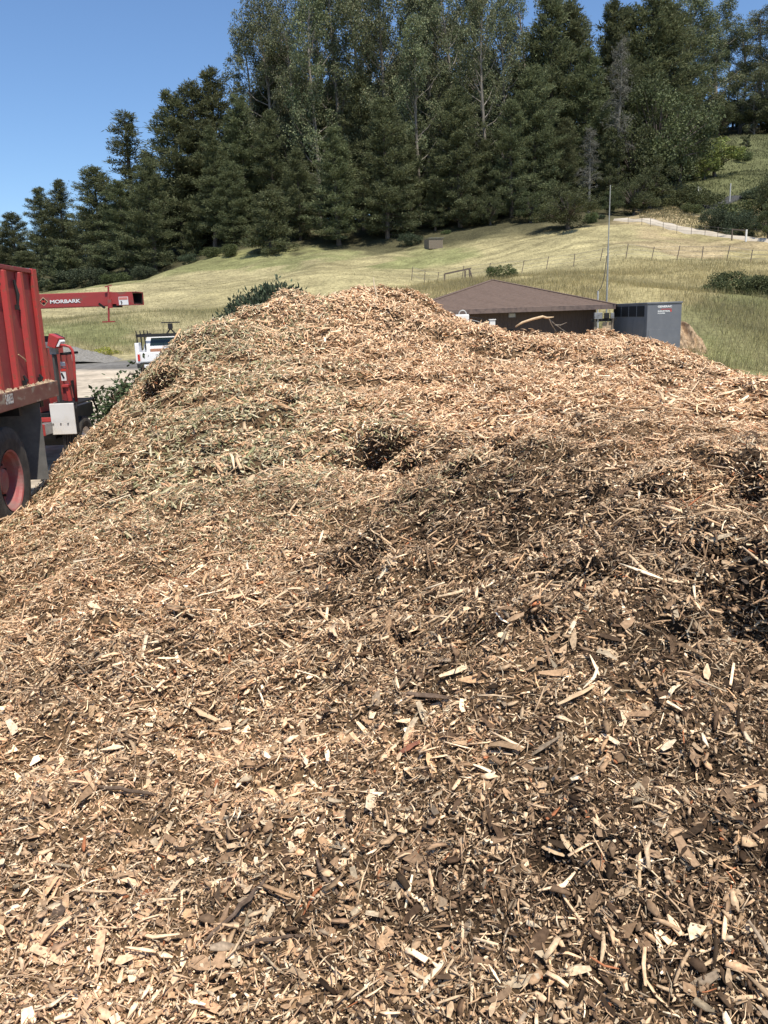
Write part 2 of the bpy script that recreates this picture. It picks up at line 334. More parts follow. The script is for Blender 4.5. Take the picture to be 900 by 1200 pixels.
def _df(X, Y):
    Yc = np.maximum(Y, .8); return np.clip(_dg(X/(Yc+1), np.log(Yc+.5)*1.2)*.84 -.03 + .22*vn(X/.6, Y/.6, 21) + .24*vn(X/.2, Y/.2, 22) + .14*vn(X/.07, Y/.07, 24), 0, 1)
def greenf(X, Y):
    a = np.clip(1-np.abs((X+.22*Y)/2.2), 0, 1)*np.clip((Y-4.5)/2, 0, 1)*np.clip((14-Y)/2, 0, 1)
    return np.clip(a*.9+.2 + .35*vn(X/.5, Y/.5, 23), 0, 1)*a**.3
def pz(X, Y):
    X = np.asarray(X, float); Y = np.asarray(Y, float); z = _pf(X, Y)
    rough = np.clip(.75 + .5*np.clip(1-np.abs(Y-4.3-.0*X)/2.2, 0, 1), .75, 1.2)*(.7+.6*np.clip(vn(X/1.1, Y/1.1, 36)+.5, 0, 1))
    s = np.clip((z+.05)/.3, 0, 1)*np.clip(Y/3, .3, 1)
    z = z + s*rough*(.085*vn(X/.9, Y/.9, 31) + .065*vn(X/.38, Y/.38, 32) + .042*vn(X/.16, Y/.16, 33) + .018*vn(X/.06, Y/.06, 34))
    z = z - s*rough*.07*np.clip(np.abs(vn(X/.4, Y/.4, 35))*-3+.5, 0, 1) - s*.09*np.clip(vn(X/.22, Y/.22, 37)-.55, 0, 1)*2
    yl = 4.25+.18*np.clip(X, 0, 3)+.32*vn(X/.55, .3+0*X, 38)+.12*vn(X/.17, 5.3+0*X, 39)+.10*vn(X/.3, Y/.3, 40)
    on = np.clip((X-.1)/.5, 0, 1)*(.55+.45*vn(X/.5, 9+0*X, 41))
    z = z + on*(.13*np.clip((Y-yl)/.07, 0, 1)*np.exp(-np.clip(Y-yl, 0, 9)/1.1) - .13*np.clip((yl-Y)/.04, 0, 1)*np.exp(-np.clip(yl-Y, 0, 9)/.5)*.6)
    lm = vn(X/.75, Y/.6, 45)+.35*vn(X/.2, Y/.2, 46); z = z + s*.085*(np.clip(lm/.09, -1, 1)*.5)*np.clip((Y-5)/1.5, 0, 1)
    X0, Y0 = X, Y; jx, jy = vn(X/.13, Y/.13, 71), vn(X/.13, Y/.13, 72)
    for hx, hy, r, d in HOLES:
        X = X0+.45*r*jx; Y = Y0+.45*r*jy
        q = ((X-hx)/(r*1.25))**2+((Y-hy)/r)**2; z = z - d*np.exp(-q**1.6)
        if d >= .11:
            q2 = ((X-hx)/(r*1.7))**2+((Y-hy-1.5*r)/(r*1.0))**2; z = z + .45*d*np.exp(-q2)
            q3 = ((X-hx)/(r*1.4))**2+((Y-hy+1.5*r)/(r*1.1))**2; z = z - .30*d*np.exp(-q3)
    return z
def pdisp(V):
    """lips of the hollows lean out over them"""
    V = np.array(V, float); X0 = V[:, 0].copy(); Y0 = V[:, 1].copy(); jx, jy = vn(X0/.13, Y0/.13, 71), vn(X0/.13, Y0/.13, 72)
    for hx, hy, r, d in HOLES:
        if d < .11: continue
        X = X0+.45*r*jx; Y = Y0+.45*r*jy
        q = ((X-hx)/(r*1.25))**2 + ((Y-hy-r*1.15)/(r*.62))**2; e = np.exp(-q)
        V[:, 1] -= 1.75*r*e; V[:, 2] += .10*d*e
    return V
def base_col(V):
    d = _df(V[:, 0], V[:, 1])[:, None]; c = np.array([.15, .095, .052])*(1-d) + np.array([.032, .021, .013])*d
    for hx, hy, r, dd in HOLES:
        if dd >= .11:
            q = np.exp(-(((V[:, 0]-hx)/(r*1.1))**2 + ((V[:, 1]-hy+.1*r)/(r*1.1))**2))[:, None]; c = c*(1-.85*q) + np.array([.018, .013, .01])*.85*q  # shade of the deeper hollows put into the base colour
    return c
M_pile = attr_mat('packed_wood_mulch', .95, 0, .5, 90., spec=.1)
xs = gaxis([(-8,-5,30),(-5,5.5,420),(5.5,14,110)])
yy = np.linspace(math.log(1.2), math.log(27.0), 620); ys = np.exp(yy)-4.2+0; ys = ys[ys > -3.6]
yy = np.linspace(0, 1, 640); ys = -3 + 3.6*yy + 21*(yy**2.2)
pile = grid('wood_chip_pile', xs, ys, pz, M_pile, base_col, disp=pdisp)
tag(pile, 'huge mound of shredded wood chips, fresh tan on top and damp brown in front', 'wood chip pile')

# chips scattered through the skin of the pile
FRESH = np.array([(.64,.46,.30),(.76,.60,.42),(.52,.35,.21),(.68,.50,.33),(.42,.275,.165),(.58,.37,.235),(.27,.18,.11),(.80,.66,.48)])
MID = np.array([(.46,.335,.215),(.56,.43,.29),(.35,.25,.16),(.22,.15,.098),(.66,.52,.36),(.11,.073,.048),(.43,.295,.185),(.30,.205,.13),(.40,.34,.25)])
DARK = np.array([(.070,.046,.030),(.12,.082,.054),(.22,.155,.102),(.040,.027,.018),(.40,.30,.20),(.085,.056,.037),(.30,.21,.137),(.05,.035,.023),(.52,.40,.27),(.17,.118,.075),(.27,.22,.165)])
GREEN = np.array([(.25,.26,.15),(.36,.35,.23),(.19,.20,.11),(.42,.41,.30),(.28,.25,.16),(.44,.38,.26)])
def unit(a): return a/np.maximum(np.linalg.norm(a, axis=-1, keepdims=True), 1e-9)
def scatter(N, ymin, ymax, xr, seed, kind, lo, hi, wlo, whi, thick, tilt, lift, wf=None):
    g = np.random.default_rng(seed)
    Y = ymin + (ymax-ymin)*g.random(N)**1.0
    X = xr[0](Y) + (xr[1](Y)-xr[0](Y))*g.random(N)
    if kind in ('pitshred', 'pitcrumb'):
        B = HO[HO[:, 3] >= .11]; k = g.choice(len(B), N, p=B[:, 2]**2/(B[:, 2]**2).sum()); X = B[k, 0]+g.normal(0, 1, N)*B[k, 2]*.9; Y = B[k, 1]+g.normal(.4, .8, N)*B[k, 2]
    e = .03; z = pz(X, Y); zx = (_pf(X+e, Y)-_pf(X-e, Y))/(2*e); zy = (_pf(X, Y+e)-_pf(X, Y-e))/(2*e)
    keep = (z > tz0(X, Y)-.01)
    q = np.ones(N)
    for hx, hy, r, d in HOLES:
        if d >= .11: q *= 1-.15*np.exp(-((((X-hx)/(r*.95))**2+((Y-hy+.1*r)/(r*.85))**2)**2))
    keep &= g.random(N) < q
    X, Y, z, zx, zy = X[keep], Y[keep], z[keep], zx[keep], zy[keep]; n = len(X)
    P = pdisp(np.stack([X, Y, z], 1))
    nrm = unit(np.stack([-zx, -zy, np.ones(n)], 1) + g.normal(0, tilt, (n, 3)))
    a = unit(g.normal(0, 1, (n, 3))); a = unit(a - (a*nrm).sum(1)[:, None]*nrm); b = np.cross(nrm, a)
    L = lo*(hi/lo)**(g.random(n)**1.6); W = wlo*(whi/wlo)**g.random(n)
    if wf is not None: L *= wf(Y); W *= wf(Y)
    W = np.minimum(W, L*.6)
    P = P + nrm*(lift*g.random(n)**1.5)[:, None]
    bow = L*g.normal(0, .055, n); tw = g.normal(0, .35, n); sk = g.normal(0, .06, n)*L
    w3 = np.stack([g.uniform(.1, 1, n), g.uniform(.8, 1.15, n), g.uniform(.1, 1, n)], 1)
    rows = []
    for k, s in enumerate((-.5, g.uniform(-.2, .2, n), .5)):
        s = np.broadcast_to(s, (n,)) if np.isscalar(s) else s
        c = P + a*(L*s)[:, None] + nrm*(bow*(1-4*s*s))[:, None] + b*((sk*(1-4*s*s)) if k == 1 else np.zeros(n))[:, None]
        bt = b*np.cos(tw*s*2)[:, None] + nrm*np.sin(tw*s*2)[:, None]
        hw = (W*w3[:, k]/2)[:, None]; rows.append((c-bt*hw, c+bt*hw))
    # colour
    d = _df(X, Y); gr = greenf(X, Y); u = g.random(n)
    pick = lambda A: A[g.integers(0, len(A), n)]
    pf = np.clip(1-1.9*d, 0, 1); pd = np.clip(d*1.35-.42, .03, .86)
    cF, cM, cD, cG = pick(FRESH), pick(MID), pick(DARK), pick(GREEN)
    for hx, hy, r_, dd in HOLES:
        if dd >= .11: w_ = np.exp(-((((X-hx)/(r_*1.0))**2+((Y-hy-.15*r_)/(r_*.9))**2)**2)); pf = pf*(1-w_); pd = np.maximum(pd, w_)  # chips in deep hollows recoloured dark, standing in for shadow
    if kind == 'splinter': c_s = pick(np.concatenate([FRESH[:4], MID[[0,1,4]], DARK[[4,8]]]))
    if kind == 'twig': cF = cF*.55; cM = cM*.5
    c = np.where((u < pf)[:, None], cF, np.where((u > 1-pd)[:, None], cD, cM))
    c = np.where((g.random(n) < gr*.62)[:, None], cG, c)
    if kind == 'splinter': c = np.where((g.random(n) < .72)[:, None], c_s, c)
    bare = np.clip(1-np.abs(Y-1.5)/1.2, 0, 1)*np.clip((-X-.35)/.4, 0, 1)
    c = c*(1-.35*bare[:, None]) + np.array([.42, .32, .23])*.35*bare[:, None]
    rare = g.random(n); c = np.where((rare < .006)[:, None], np.array([.36,.15,.075]), c); c = np.where(((rare > .974))[:, None], np.array([.74,.64,.48]), c)
    c = c*np.exp(g.normal(0, .22, (n, 1)))*np.array([1.13, 1.045, .955])
    if thick:
        th = np.minimum(W*.45, .0045+.002*g.random(n))[:, None]*nrm
        vs = []
        for (l, r) in rows: vs += [l, r, r-th, l-th]
        V = np.stack(vs, 1).reshape(-1, 3); o = np.arange(n)[:, None, None]*12
        f = np.array([(0,1,5,4),(1,2,6,5),(2,3,7,6),(3,0,4,7),(4,5,9,8),(5,6,10,9),(6,7,11,10),(7,4,8,11),(3,2,1,0),(8,9,10,11)])
        Fc = (f[None]+o).reshape(-1, 4); C = np.repeat(c, 12, 0)
        C = C.reshape(n, 12, 3)*g.uniform(.85, 1.15, (n, 12, 1))
        C = C.reshape(-1, 3)
    else:
        V = np.stack([x for lr in rows for x in lr], 1).reshape(-1, 3); o = np.arange(n)[:, None, None]*6
        f = np.array([(0,1,3,2),(2,3,5,4)]); Fc = (f[None]+o).reshape(-1, 4); C = np.repeat(c, 6, 0)
    return V, Fc, C
def tz0(X, Y): return np.full(np.shape(X), -.02)
M_chip = attr_mat('wood_chips', .85, 0, .28, 90., spec=.12)
def merge(parts):
    Vs, Fs, Cs, n = [], [], [], 0
    for V, Fc, C in parts: Vs.append(V); Fs.append(Fc+n); Cs.append(C); n += len(V)
    return np.concatenate(Vs), np.concatenate(Fs), np.concatenate(Cs)
XN = (lambda Y: -.62*Y-.5, lambda Y: .62*Y+.5)
XF = (lambda Y: np.maximum(-.55*Y-.6, -4.9), lambda Y: .56*Y+.8)
one = lambda Y: 1.0
S = []
# near zone: crumbs, flakes, shreds, leaves, twigs with real thickness
S.append(scatter(95000, 1.1, 3.2, XN, 1, 'crumb', .0045, .018, .003, .010, False, .8, .030))
S.append(scatter(19000, 1.1, 3.2, XN, 2, 'flake', .012, .042, .005, .014, True, .6, .030))
S.append(scatter(34000, 1.1, 3.2, XN, 3, 'shred', .018, .060, .0015, .0045, True, .5, .034))
S.append(scatter(1500, 1.1, 3.4, XN, 34, 'splinter', .05, .13, .004, .012, True, .22, .036))
S.append(scatter(1300, 1.1, 3.4, XN, 35, 'flake', .04, .075, .012, .024, True, .3, .034))
S.append(scatter(2600, 3.0, 6.4, XN, 36, 'splinter', .08, .19, .006, .018, True, .28, .055))
S.append(scatter(3500, 6.0, 15., XF, 37, 'splinter', .14, .34, .012, .03, True, .3, .08))
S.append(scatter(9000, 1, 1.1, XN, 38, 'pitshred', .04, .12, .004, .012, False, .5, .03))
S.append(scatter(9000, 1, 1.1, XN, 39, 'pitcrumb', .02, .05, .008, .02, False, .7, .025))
S.append(scatter(1700, 1.1, 3.4, XN, 4, 'leaf', .025, .055, .012, .024, False, .6, .034))
S.append(scatter(900, 1.1, 3.6, XN, 5, 'twig', .05, .16, .002, .005, True, .3, .034))
# middle of the face
S.append(scatter(85000, 3.0, 6.2, XN, 6, 'crumb', .009, .028, .004, .012, False, .8, .042))
S.append(scatter(34000, 3.0, 6.2, XN, 7, 'flake', .018, .055, .005, .015, True, .65, .045))
S.append(scatter(46000, 3.0, 6.2, XN, 8, 'shred', .03, .10, .0025, .007, True, .6, .052))
S.append(scatter(900, 3.0, 6.2, XN, 9, 'twig', .08, .2, .004, .009, True, .35, .05))
# upper plateau and the mound
sc2 = lambda Y: 1+.04*(Y-6)
S.append(scatter(120000, 6.0, 17.0, XF, 10, 'crumb', .022, .06, .012, .028, False, .6, .04, sc2))
S.append(scatter(120000, 6.0, 17.0, XF, 11, 'shred', .045, .13, .006, .015, False, .5, .055, sc2))
S.append(scatter(30000, 6.0, 17.0, XF, 12, 'flake', .05, .14, .009, .022, True, .4, .06, sc2))
# sides and skirt that the photo hardly sees, and strays on the yard
S.append(scatter(60000, -2.5, 18.0, (lambda Y: -6.0+0*Y, lambda Y: 12.0+0*Y), 13, 'shred', .05, .12, .014, .035, False, .4, .03))
sideR = (lambda Y: .60*Y+.45, lambda Y: .60*Y+3.9); sideL = (lambda Y: -.60*Y-3.2, lambda Y: -.60*Y-.45)
S.append(scatter(60000, -.8, 6.2, sideR, 40, 'crumb', .012, .034, .006, .016, False, .8, .03))
S.append(scatter(46000, -.8, 6.2, sideR, 41, 'shred', .03, .09, .004, .011, False, .5, .05))
S.append(scatter(22000, -.8, 4.5, sideL, 42, 'crumb', .012, .034, .006, .016, False, .8, .03))
S.append(scatter(16000, -.8, 4.5, sideL, 43, 'shred', .03, .09, .004, .011, False, .5, .05))
S.append(scatter(14000, -1.2, 1.15, (lambda Y: -1.9+0*Y, lambda Y: 2.2+0*Y), 44, 'flake', .02, .06, .007, .02, False, .5, .03))
V, Fc, C = merge(S)
print('chips', len(Fc))
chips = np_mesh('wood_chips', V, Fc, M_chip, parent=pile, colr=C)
tag(chips, kind='stuff')

# ------------------------------------------------------------------ single sticks and big chips lying on the pile
M_stick = worn('split_pale_wood', (.66, .48, .29), (.52, .35, .2), 30, rough=.8, stretch=(1, 1, 1), bump=.002)
M_bark = worn('dark_bark', (.10, .065, .042), (.19, .13, .09), 40, rough=.9, bump=.004)
M_cream = worn('cream_wood', (.80, .68, .48), (.68, .52, .33), 30, rough=.8)
M_rbark = worn('reddish_bark', (.38, .15, .08), (.27, .11, .07), 30, rough=.85, bump=.003)
M_grleaf = worn('grey_green_leaf', (.33, .36, .28), (.25, .26, .19), 40, rough=.7)
def hit(px, py): return first_hit(px, py, pz, .8, 22)
def stick(name, label, cat, a, b, wpx, mt, group=None, lift=.02, bend=.05, flat=.45, seg=5, rise=0):
    A = hit(*a); B = hit(*b)
    if A is None or B is None: print('no hit', label); return
    A = A+[0, 0, lift]; B = B+[0, 0, lift+rise]
    mid = (A+B)/2; wd = wpx/F*mid[1]*1.05; g = np.random.default_rng(int(a[0]*7+a[1]))
    d = B-A; L = np.linalg.norm(d); side = np.cross(d/L, [0, 0, 1])
    pts = []; rad = []
    for i in range(seg+1):
        t = i/seg; p = A + d*t + side*L*bend*math.sin(math.pi*t) + np.array([0, 0, .03*L*math.sin(math.pi*t)]) + g.normal(0, .012*L, 3)
        pts.append(p-A); rad.append(wd/2*g.uniform(.8, 1.1)*(.45+.55*math.sin(math.pi*min(max(t, .12), .9))))
    mb = MB().tube(pts, rad, 7, flat); o = mb.build(name, mt); o.location = [float(v) for v in A]
    tag(o, label, cat, group); return o
stick('wood_splinter', 'long cream splinter lying flat on the left of the pile below the middle', 'wood splinter', (266,833), (300,838), 8, M_cream, bend=.02)
stick('wood_splinter', 'orange tan wedge of split wood beside the long cream splinter', 'wood splinter', (228,836), (256,850), 9, M_stick)
stick('twig', 'thin dark twig lying diagonally low on the left, ending in a fresh orange break', 'twig', (366,1006), (402,1064), 6, M_bark, flat=1)
stick('twig', 'long straight dark branch lying diagonally near the bottom left of the pile', 'twig', (242,1112), (312,1035), 7, M_bark, flat=1, seg=8)
stick('twig', 'slightly curved brown twig lying level near the bottom centre', 'twig', (275,1120), (358,1106), 6, M_bark, flat=1, bend=-.06)
stick('twig', 'thin light brown twig lying level under the middle of the left slope', 'twig', (232,972), (300,960), 4, M_wood, flat=1)
stick('bark_piece', 'reddish brown slab of bark left of centre in the lower part', 'bark piece', (466,890), (492,876), 17, M_rbark, flat=.25, bend=.02)
stick('wood_splinter', 'upright pale stick standing on end low on the right of the pile', 'wood splinter', (747,1060), (749,985), 5, M_stick, bend=.01)
stick('wood_splinter', 'frayed cream splinter by the bottom centre pointing down to the left', 'wood splinter', (487,1172), (520,1134), 9, M_cream)
stick('wood_splinter', 'orange splinter in the small dark hollow low right of centre', 'wood splinter', (636,1000), (662,1010), 9, M_stick)
stick('wood_splinter', 'short orange splinter leaning across the one in the dark hollow', 'wood splinter', (658,986), (676,1012), 8, M_stick)
stick('wood_splinter', 'tan splinter lying diagonally at the right middle, above a flat grey chip', 'wood splinter', (652,832), (695,811), 8, M_stick)
stick('wood_splinter', 'narrow pale stick lying level on the dark upper right face', 'wood splinter', (708,602), (765,602), 4, M_stick, bend=.02)
stick('wood_splinter', 'pale blade of wood standing in the dark middle of the face', 'wood splinter', (443,683), (461,660), 9, M_cream)
stick('wood_splinter', 'small cream sliver lying level just above the crest of the dark face', 'wood splinter', (526,490), (558,487), 4, M_cream, bend=.0)
stick('wood_splinter', 'orange tan splinter on the left slope, the widest there', 'wood splinter', (276,578), (297,561), 8, M_stick)
stick('wood_splinter', 'long tan splinter in the left middle lying to the right of two shorter ones', 'wood splinter', (313,609), (341,604), 6, M_stick)
stick('wood_splinter', 'thick orange piece of split wood left of the bottom centre', 'wood splinter', (258,1196), (308,1183), 12, M_stick)
stick('wood_splinter', 'tan sliver beside the thick orange piece at the bottom', 'wood splinter', (230,1174), (262,1164), 9, M_stick)
stick('wood_splinter', 'tan stick ending beside a small leaf litter patch at the lower left', 'wood splinter', (160,1074), (196,1082), 6, M_stick, bend=.1)
stick('bark_piece', 'dark bark slab lying level above the centre of the pile', 'bark piece', (478,818), (528,824), 12, M_bark, flat=.4)
stick('leaf', 'grey green dried leaf low at the bottom left of the pile', 'leaf', (62,1100), (68,1062), 17, M_bark, flat=.12)
stick('wood_splinter', 'long pale splinter pointing up to the right at the right edge of the middle', 'wood splinter', (820,1142), (856,1122), 7, M_stick)
stick('twig', 'long thin dark root lying across the left middle of the pile', 'twig', (96,925), (186,938), 6, M_bark, flat=1, seg=8)
# stick standing on the summit
A = hit(443, 350); mb = MB(); mb.tube([(0,0,-.05), (-.03,0,.1), (-.05,.0,.2), (-.06,0,.32)], [.018,.015,.012,.006], 6, 1)
o = mb.build('dry_stalk', M_cream); o.location = A; tag(o, 'cream dry stalk standing upright on the summit of the pile', 'stalk')
# fork of dry branch on the ridge before the building
A = hit(607, 392); k = 13.4/F
b_ = empty('dry_branch', at(607, 384, 13.4)); tag(b_, 'bare forked branch arching over the ridge before the brown building', 'branch')
def rel(pts): return [at(x, y, Y)-np.array(b_.location) for x, y, Y in pts]
MB().tube(rel([(604,383,13.3),(612,378,13.3),(624,374,13.35),(636,371,13.4),(641,372.5,13.4),(649,371.5,13.4)]), [.012,.018,.02,.02,.017,.006], 7).build('main_stem', M_stick, b_, smooth=True)
for e in ([(641,372,13.4),(650,380,13.45),(660,387,13.5),(668,392,13.5)], [(643,373,13.4),(646,380,13.4),(652,389,13.5)], [(650,381,13.45),(657,381,13.5),(664,378,13.5)]):
    MB().tube(rel(e), [.011,.008,.005,.003][:len(e)], 5).build('side_twig', M_wood, b_)

# ------------------------------------------------------------------ chip truck
def axis_pt(s): return np.array([-3.72, 8.2]) + s*np.array([-math.sin(math.radians(4.1)), math.cos(math.radians(4.1))])
s = 0
while proj((*(axis_pt(s)+[.06, 0]), 1.4))[0] < 60 and s < 4: s += .01
TR = axis_pt(s); print('truck overhang', s)
TRK = empty('chip_truck', (TR[0]+.02, TR[1], 0), math.radians(4.1))
tag(TRK, 'red ribbed dump bed chip truck parked at the left edge beside the pile', 'truck')
WY = -s
zt = at(43, 318, TR[1])[2]
zb = at(59, 447, TR[1])[2]; zr = at(59, 465, TR[1])[2]; print('bed', zt, zb, zr)
MB().box(-.03, 0, -5, -.06, zb, zt-.01).box(-2.4, -2.37, -5, -.06, zb, zt-.01).box(-2.37, -.03, -5, -4.97, zb, zt-.01).box(-2.37, -.03, -4.97, -.06, zb, zb+.03).build('bed_side', M_red, TRK)
MB().box(-2.37, -.03, -.05, -.02, zb, zt-.05).build('tailgate', M_red, TRK)
MB().box(-.02, .035, -5, -.05, zt-.03, zt+.015).build('top_rail', M_red, TRK, .008)
for i in range(10):
    y = -.10-i*.47
    if i == 0: MB().box(.002, .045, y-.08, y+.065, zb+.005, zt+.02).build('rib', M_redb, TRK, .008)
    else:
        mb = MB(); mb.add([(.002,y-.055,zb+.005),(.055,y-.038,zb+.005),(.055,y+.038,zb+.005),(.002,y+.055,zb+.005),(.002,y-.055,zt-.04),(.055,y-.038,zt-.04),(.055,y+.038,zt-.04),(.002,y+.055,zt-.04)],
            [(0,3,2,1),(4,5,6,7),(0,1,5,4),(1,2,6,5),(2,3,7,6),(3,0,4,7)]); mb.build('rib', M_redb, TRK, .006)
MB().box(-.30, -.022, -.045, -.015, zt-.25, zt+.035).build('corner_plate', M_grey, TRK)
MB().box(-.05, .075, -5, .13, zr, zb).build('bed_rail', M_rail, TRK, .006)
mb = MB(); g = np.random.default_rng(3)
for i in range(170):
    y = -g.random()**1.3*3.2-.03; x = g.uniform(.004, .07); h = g.uniform(.006, .03)
    if (y+.10+.09) % .47 < .15: h *= 1.3
    c = np.array([x, y, zb+.002]); a = g.uniform(0, 3); mb.tube([c, c+[0, 0, h]], [g.uniform(.01, .03), .005], 5)
for i in range(26):
    y = -g.random()*2.2-.03; a = g.normal(0, 1, 3); a /= np.linalg.norm(a); a[2] = abs(a[2])*.4; c = np.array([.05, y, zb+.02]); mb.beam(c-a*.035, c+a*.035, .006, .003)
o = mb.build('chip_crumbs', M_dust, TRK); tag(o, kind='stuff')
def face_px(w=0): # writing on the right side of the truck: x runs away from the camera (+y), up is +z, faces +x
    return Matrix(((0, 0, 1, 0), (1, 0, 0, 0), (0, 1, 0, 0), (0, 0, 0, 1)))
tx = text('painted_number', 'S48655', M_pale, .135, Matrix.Translation((.0765, -1.55, zr+.035)) @ face_px(), TRK, sx=.52, bold=.002)
# latch hardware and straps on the bed side
for (yy_, z0, z1) in ((-.72, zt-.12, zt-.42), (-1.22, zt-.10, zt-.26), (-.80, zb+.02, zb+.12), (-1.05, zb+.3, zb+.12), (-.30, zb+.02, zb+.1)):
    MB().box(.004, .035, yy_-.025, yy_+.025, min(z0, z1), min(z0, z1)+.05).tube([(.02,yy_,z0), (.035,yy_+.015,(z0+z1)/2), (.02,yy_,z1)], [.012,.02,.01], 6).build('latch', M_black, TRK)
MB().tube([(.012,-.62,zt-.42),(.012,-.58,zt-.62),(.012,-.56,zt-.9)], .005, 5).build('hanging_cord', M_black, TRK)
MB().tube([(.012,-.85,zb+.34),(.03,-.72,zb+.28),(.03,-.70,zb+.26)], .006, 5).build('hanging_cord', M_stick, TRK)
# frame and running gear
MB().box(-.95, -.87, -5, -.1, 1.0, zr-.01).box(-1.55, -1.47, -5, -.1, 1.0, zr-.01).box(-2.38, -.06, -.14, -.04, zr-.1, zr-.01).box(-2.3, -.06, -2.9, -2.8, zr-.12, zr-.01).box(-2.3, -.06, -.85, -.78, zr-.12, zr-.01).build('chassis_rail', M_black, TRK)
MB().tube([(-2.2, WY, .57), (-.3, WY, .57)], .075, 12).tube([(-1.45, WY, .57), (-1.2, WY, .57), (-.95, WY, .57)], [.1,.24,.1], 14).build('rear_axle', M_black, TRK)
MB().box(-2.35, -.1, -5.2, -3.0, .75, 1.3).build('fuel_tank', M_black, TRK, .03)
def wheel(x, y, z, R, w_, rimr, par, name='wheel', out=1, dish=.12, rm=None):
    t = empty(name, (x, y, z)); t.parent = par
    pr = [(-w_*.98,rimr),(-w_,rimr+.05),(-w_,R*.86),(-w_*.95,R*.955),(-w_*.86,R*.995)]
    for k in range(5):
        xx = -w_*.84+k*w_*.16
        pr += [(xx, R),(xx+w_*.11, R),(xx+w_*.12, R-.014),(xx+w_*.155, R-.014)]
    pr += [(-w_*.02,R*.985),(.0,R*.955),(.012,R*.87),(.016,R*.78),(.010,R*.70),(-.002,rimr+.012),(-.02,rimr)]
    pr = [(a*out, b) for a, b in pr]
    MB().lathe_x(pr, (0,0,0), 72).build('tyre', M_rub, t, smooth=False)
    rp = [(.002,rimr+.006),(-.006,rimr-.012),(-.035,rimr-.022),(-.06,rimr-.04),(-dish,rimr-.055),(-dish-.01,rimr*.60),(-dish+.015,rimr*.50),(-dish+.02,rimr*.42),(-dish+.06,rimr*.40),(-dish+.07,rimr*.30),(-dish+.07,.001)]
    rp = [(a*out, b) for a, b in rp]
    r_ = MB().lathe_x(rp, (0,0,0), 48).build('rim', rm or M_wheelred, t, smooth=False)
    if R > .5:
        for k in range(10):
            a = k*math.pi/5; c = np.array([(-dish+.012)*out, rimr*.54*math.cos(a), rimr*.54*math.sin(a)]); rp_ = MB().tube([c, c+[.03*out, 0, 0]], .014, 6); rp_.build('wheel_nut', M_black, t)
    return t
M_wheelred = worn('red_wheel_paint', (.34, .085, .08), (.26, .16, .14), 6, .4, .65, rough=.6)
wheel(.0-.02, WY, .565, .54, .27, .305, TRK, dish=.14)
wheel(-.34, WY, .565, .54, .27, .305, TRK, dish=.02)
wheel(-2.35, WY, .565, .54, .27, .305, TRK, dish=.14, out=-1)
wheel(-.02, -4.6, .565, .54, .27, .305, TRK, dish=.14)
fy = min(WY+.92, -.16)
mb = MB(); mb.box(-.62, .035, fy, fy+.012, .40, zr-.02); mb.build('mud_flap', M_flap, TRK)

# ------------------------------------------------------------------ towed wood chipper
CY = 12.5
def c_at(x, y, Y=CY): return at(x, y, Y)
CO = np.array([*c_at(82, 530)[:2], 0.0])
CH = empty('wood_chipper', CO); tag(CH, 'red towed wood chipper with long discharge chute behind the truck', 'wood chipper')
def cr(x, y, Y=CY): return c_at(x, y, Y)-CO
def panel(x0, y0, x1, y1, Y, dp, name, mt, bevel=.006, par=None):
    a = cr(x0, y0, Y); b = cr(x1, y1, Y)
    return MB().box(a[0], b[0], Y-CO[1], Y-CO[1]+dp, min(a[2], b[2]), max(a[2], b[2])).build(name, mt, par or CH, bevel)
# chute
ca = cr(20, 345.5, CY-.17); cb = cr(128, 345, CY-.17); z0 = cr(60, 361, CY-.17)[2]; z1 = ca[2]+.0
chute = MB().box(-1.35, cb[0]-.004, -.17, .17, z0, z1).build('discharge_chute', M_boom, CH, .008)
tip0 = cr(126, 343.5, CY-.19); tip1 = cr(163, 357, CY-.19)
mb = MB(); x0, x1 = tip0[0], tip1[0]-.03; zt_, zb_ = tip0[2]+.01, tip1[2]
# open hood: its near wall stops short of the mouth
th = .012; xm = cr(155.5, 350, CY-.19)[0]
M_dk = mat('part_and_shade_black', (.008, .007, .007), .8)  # for black parts, and for the shade inside the chute mouth
MB().box(x0, x1, -.19, .19, zt_-th, zt_).box(x0, x1, .178, .19, zb_, zt_-th-.001).box(x0, x1, -.17, .177, zb_, zb_+.012).add([(x0,-.19,zb_),(xm+.01,-.19,zb_),(xm,-.19,zt_-th-.001),(x0,-.19,zt_-th-.001),(x0,-.178,zb_),(xm+.01,-.178,zb_),(xm,-.178,zt_-th-.001),(x0,-.178,zt_-th-.001)], [(0,1,2,3),(7,6,5,4),(0,4,5,1),(1,5,6,2),(3,2,6,7),(3,7,4,0)]).build('chute_hood', M_boom, CH)
MB().box(x0+.02, x1-.012, .14, .17, zb_+.014, zt_-.02).box(xm-.06, x1-.03, -.15, .13, zb_+.014, zb_+.03).build('hood_mouth_shade', M_dk, CH)  # black lining paints the shaded inside of the open hood
ta = cr(128, 356.5, CY-.18); tb = cr(137, 360, CY-.18)
MB().box(ta[0], tb[0]+.0, -.19, .1, tb[2], ta[2]).build('hood_hinge', M_dk, CH)
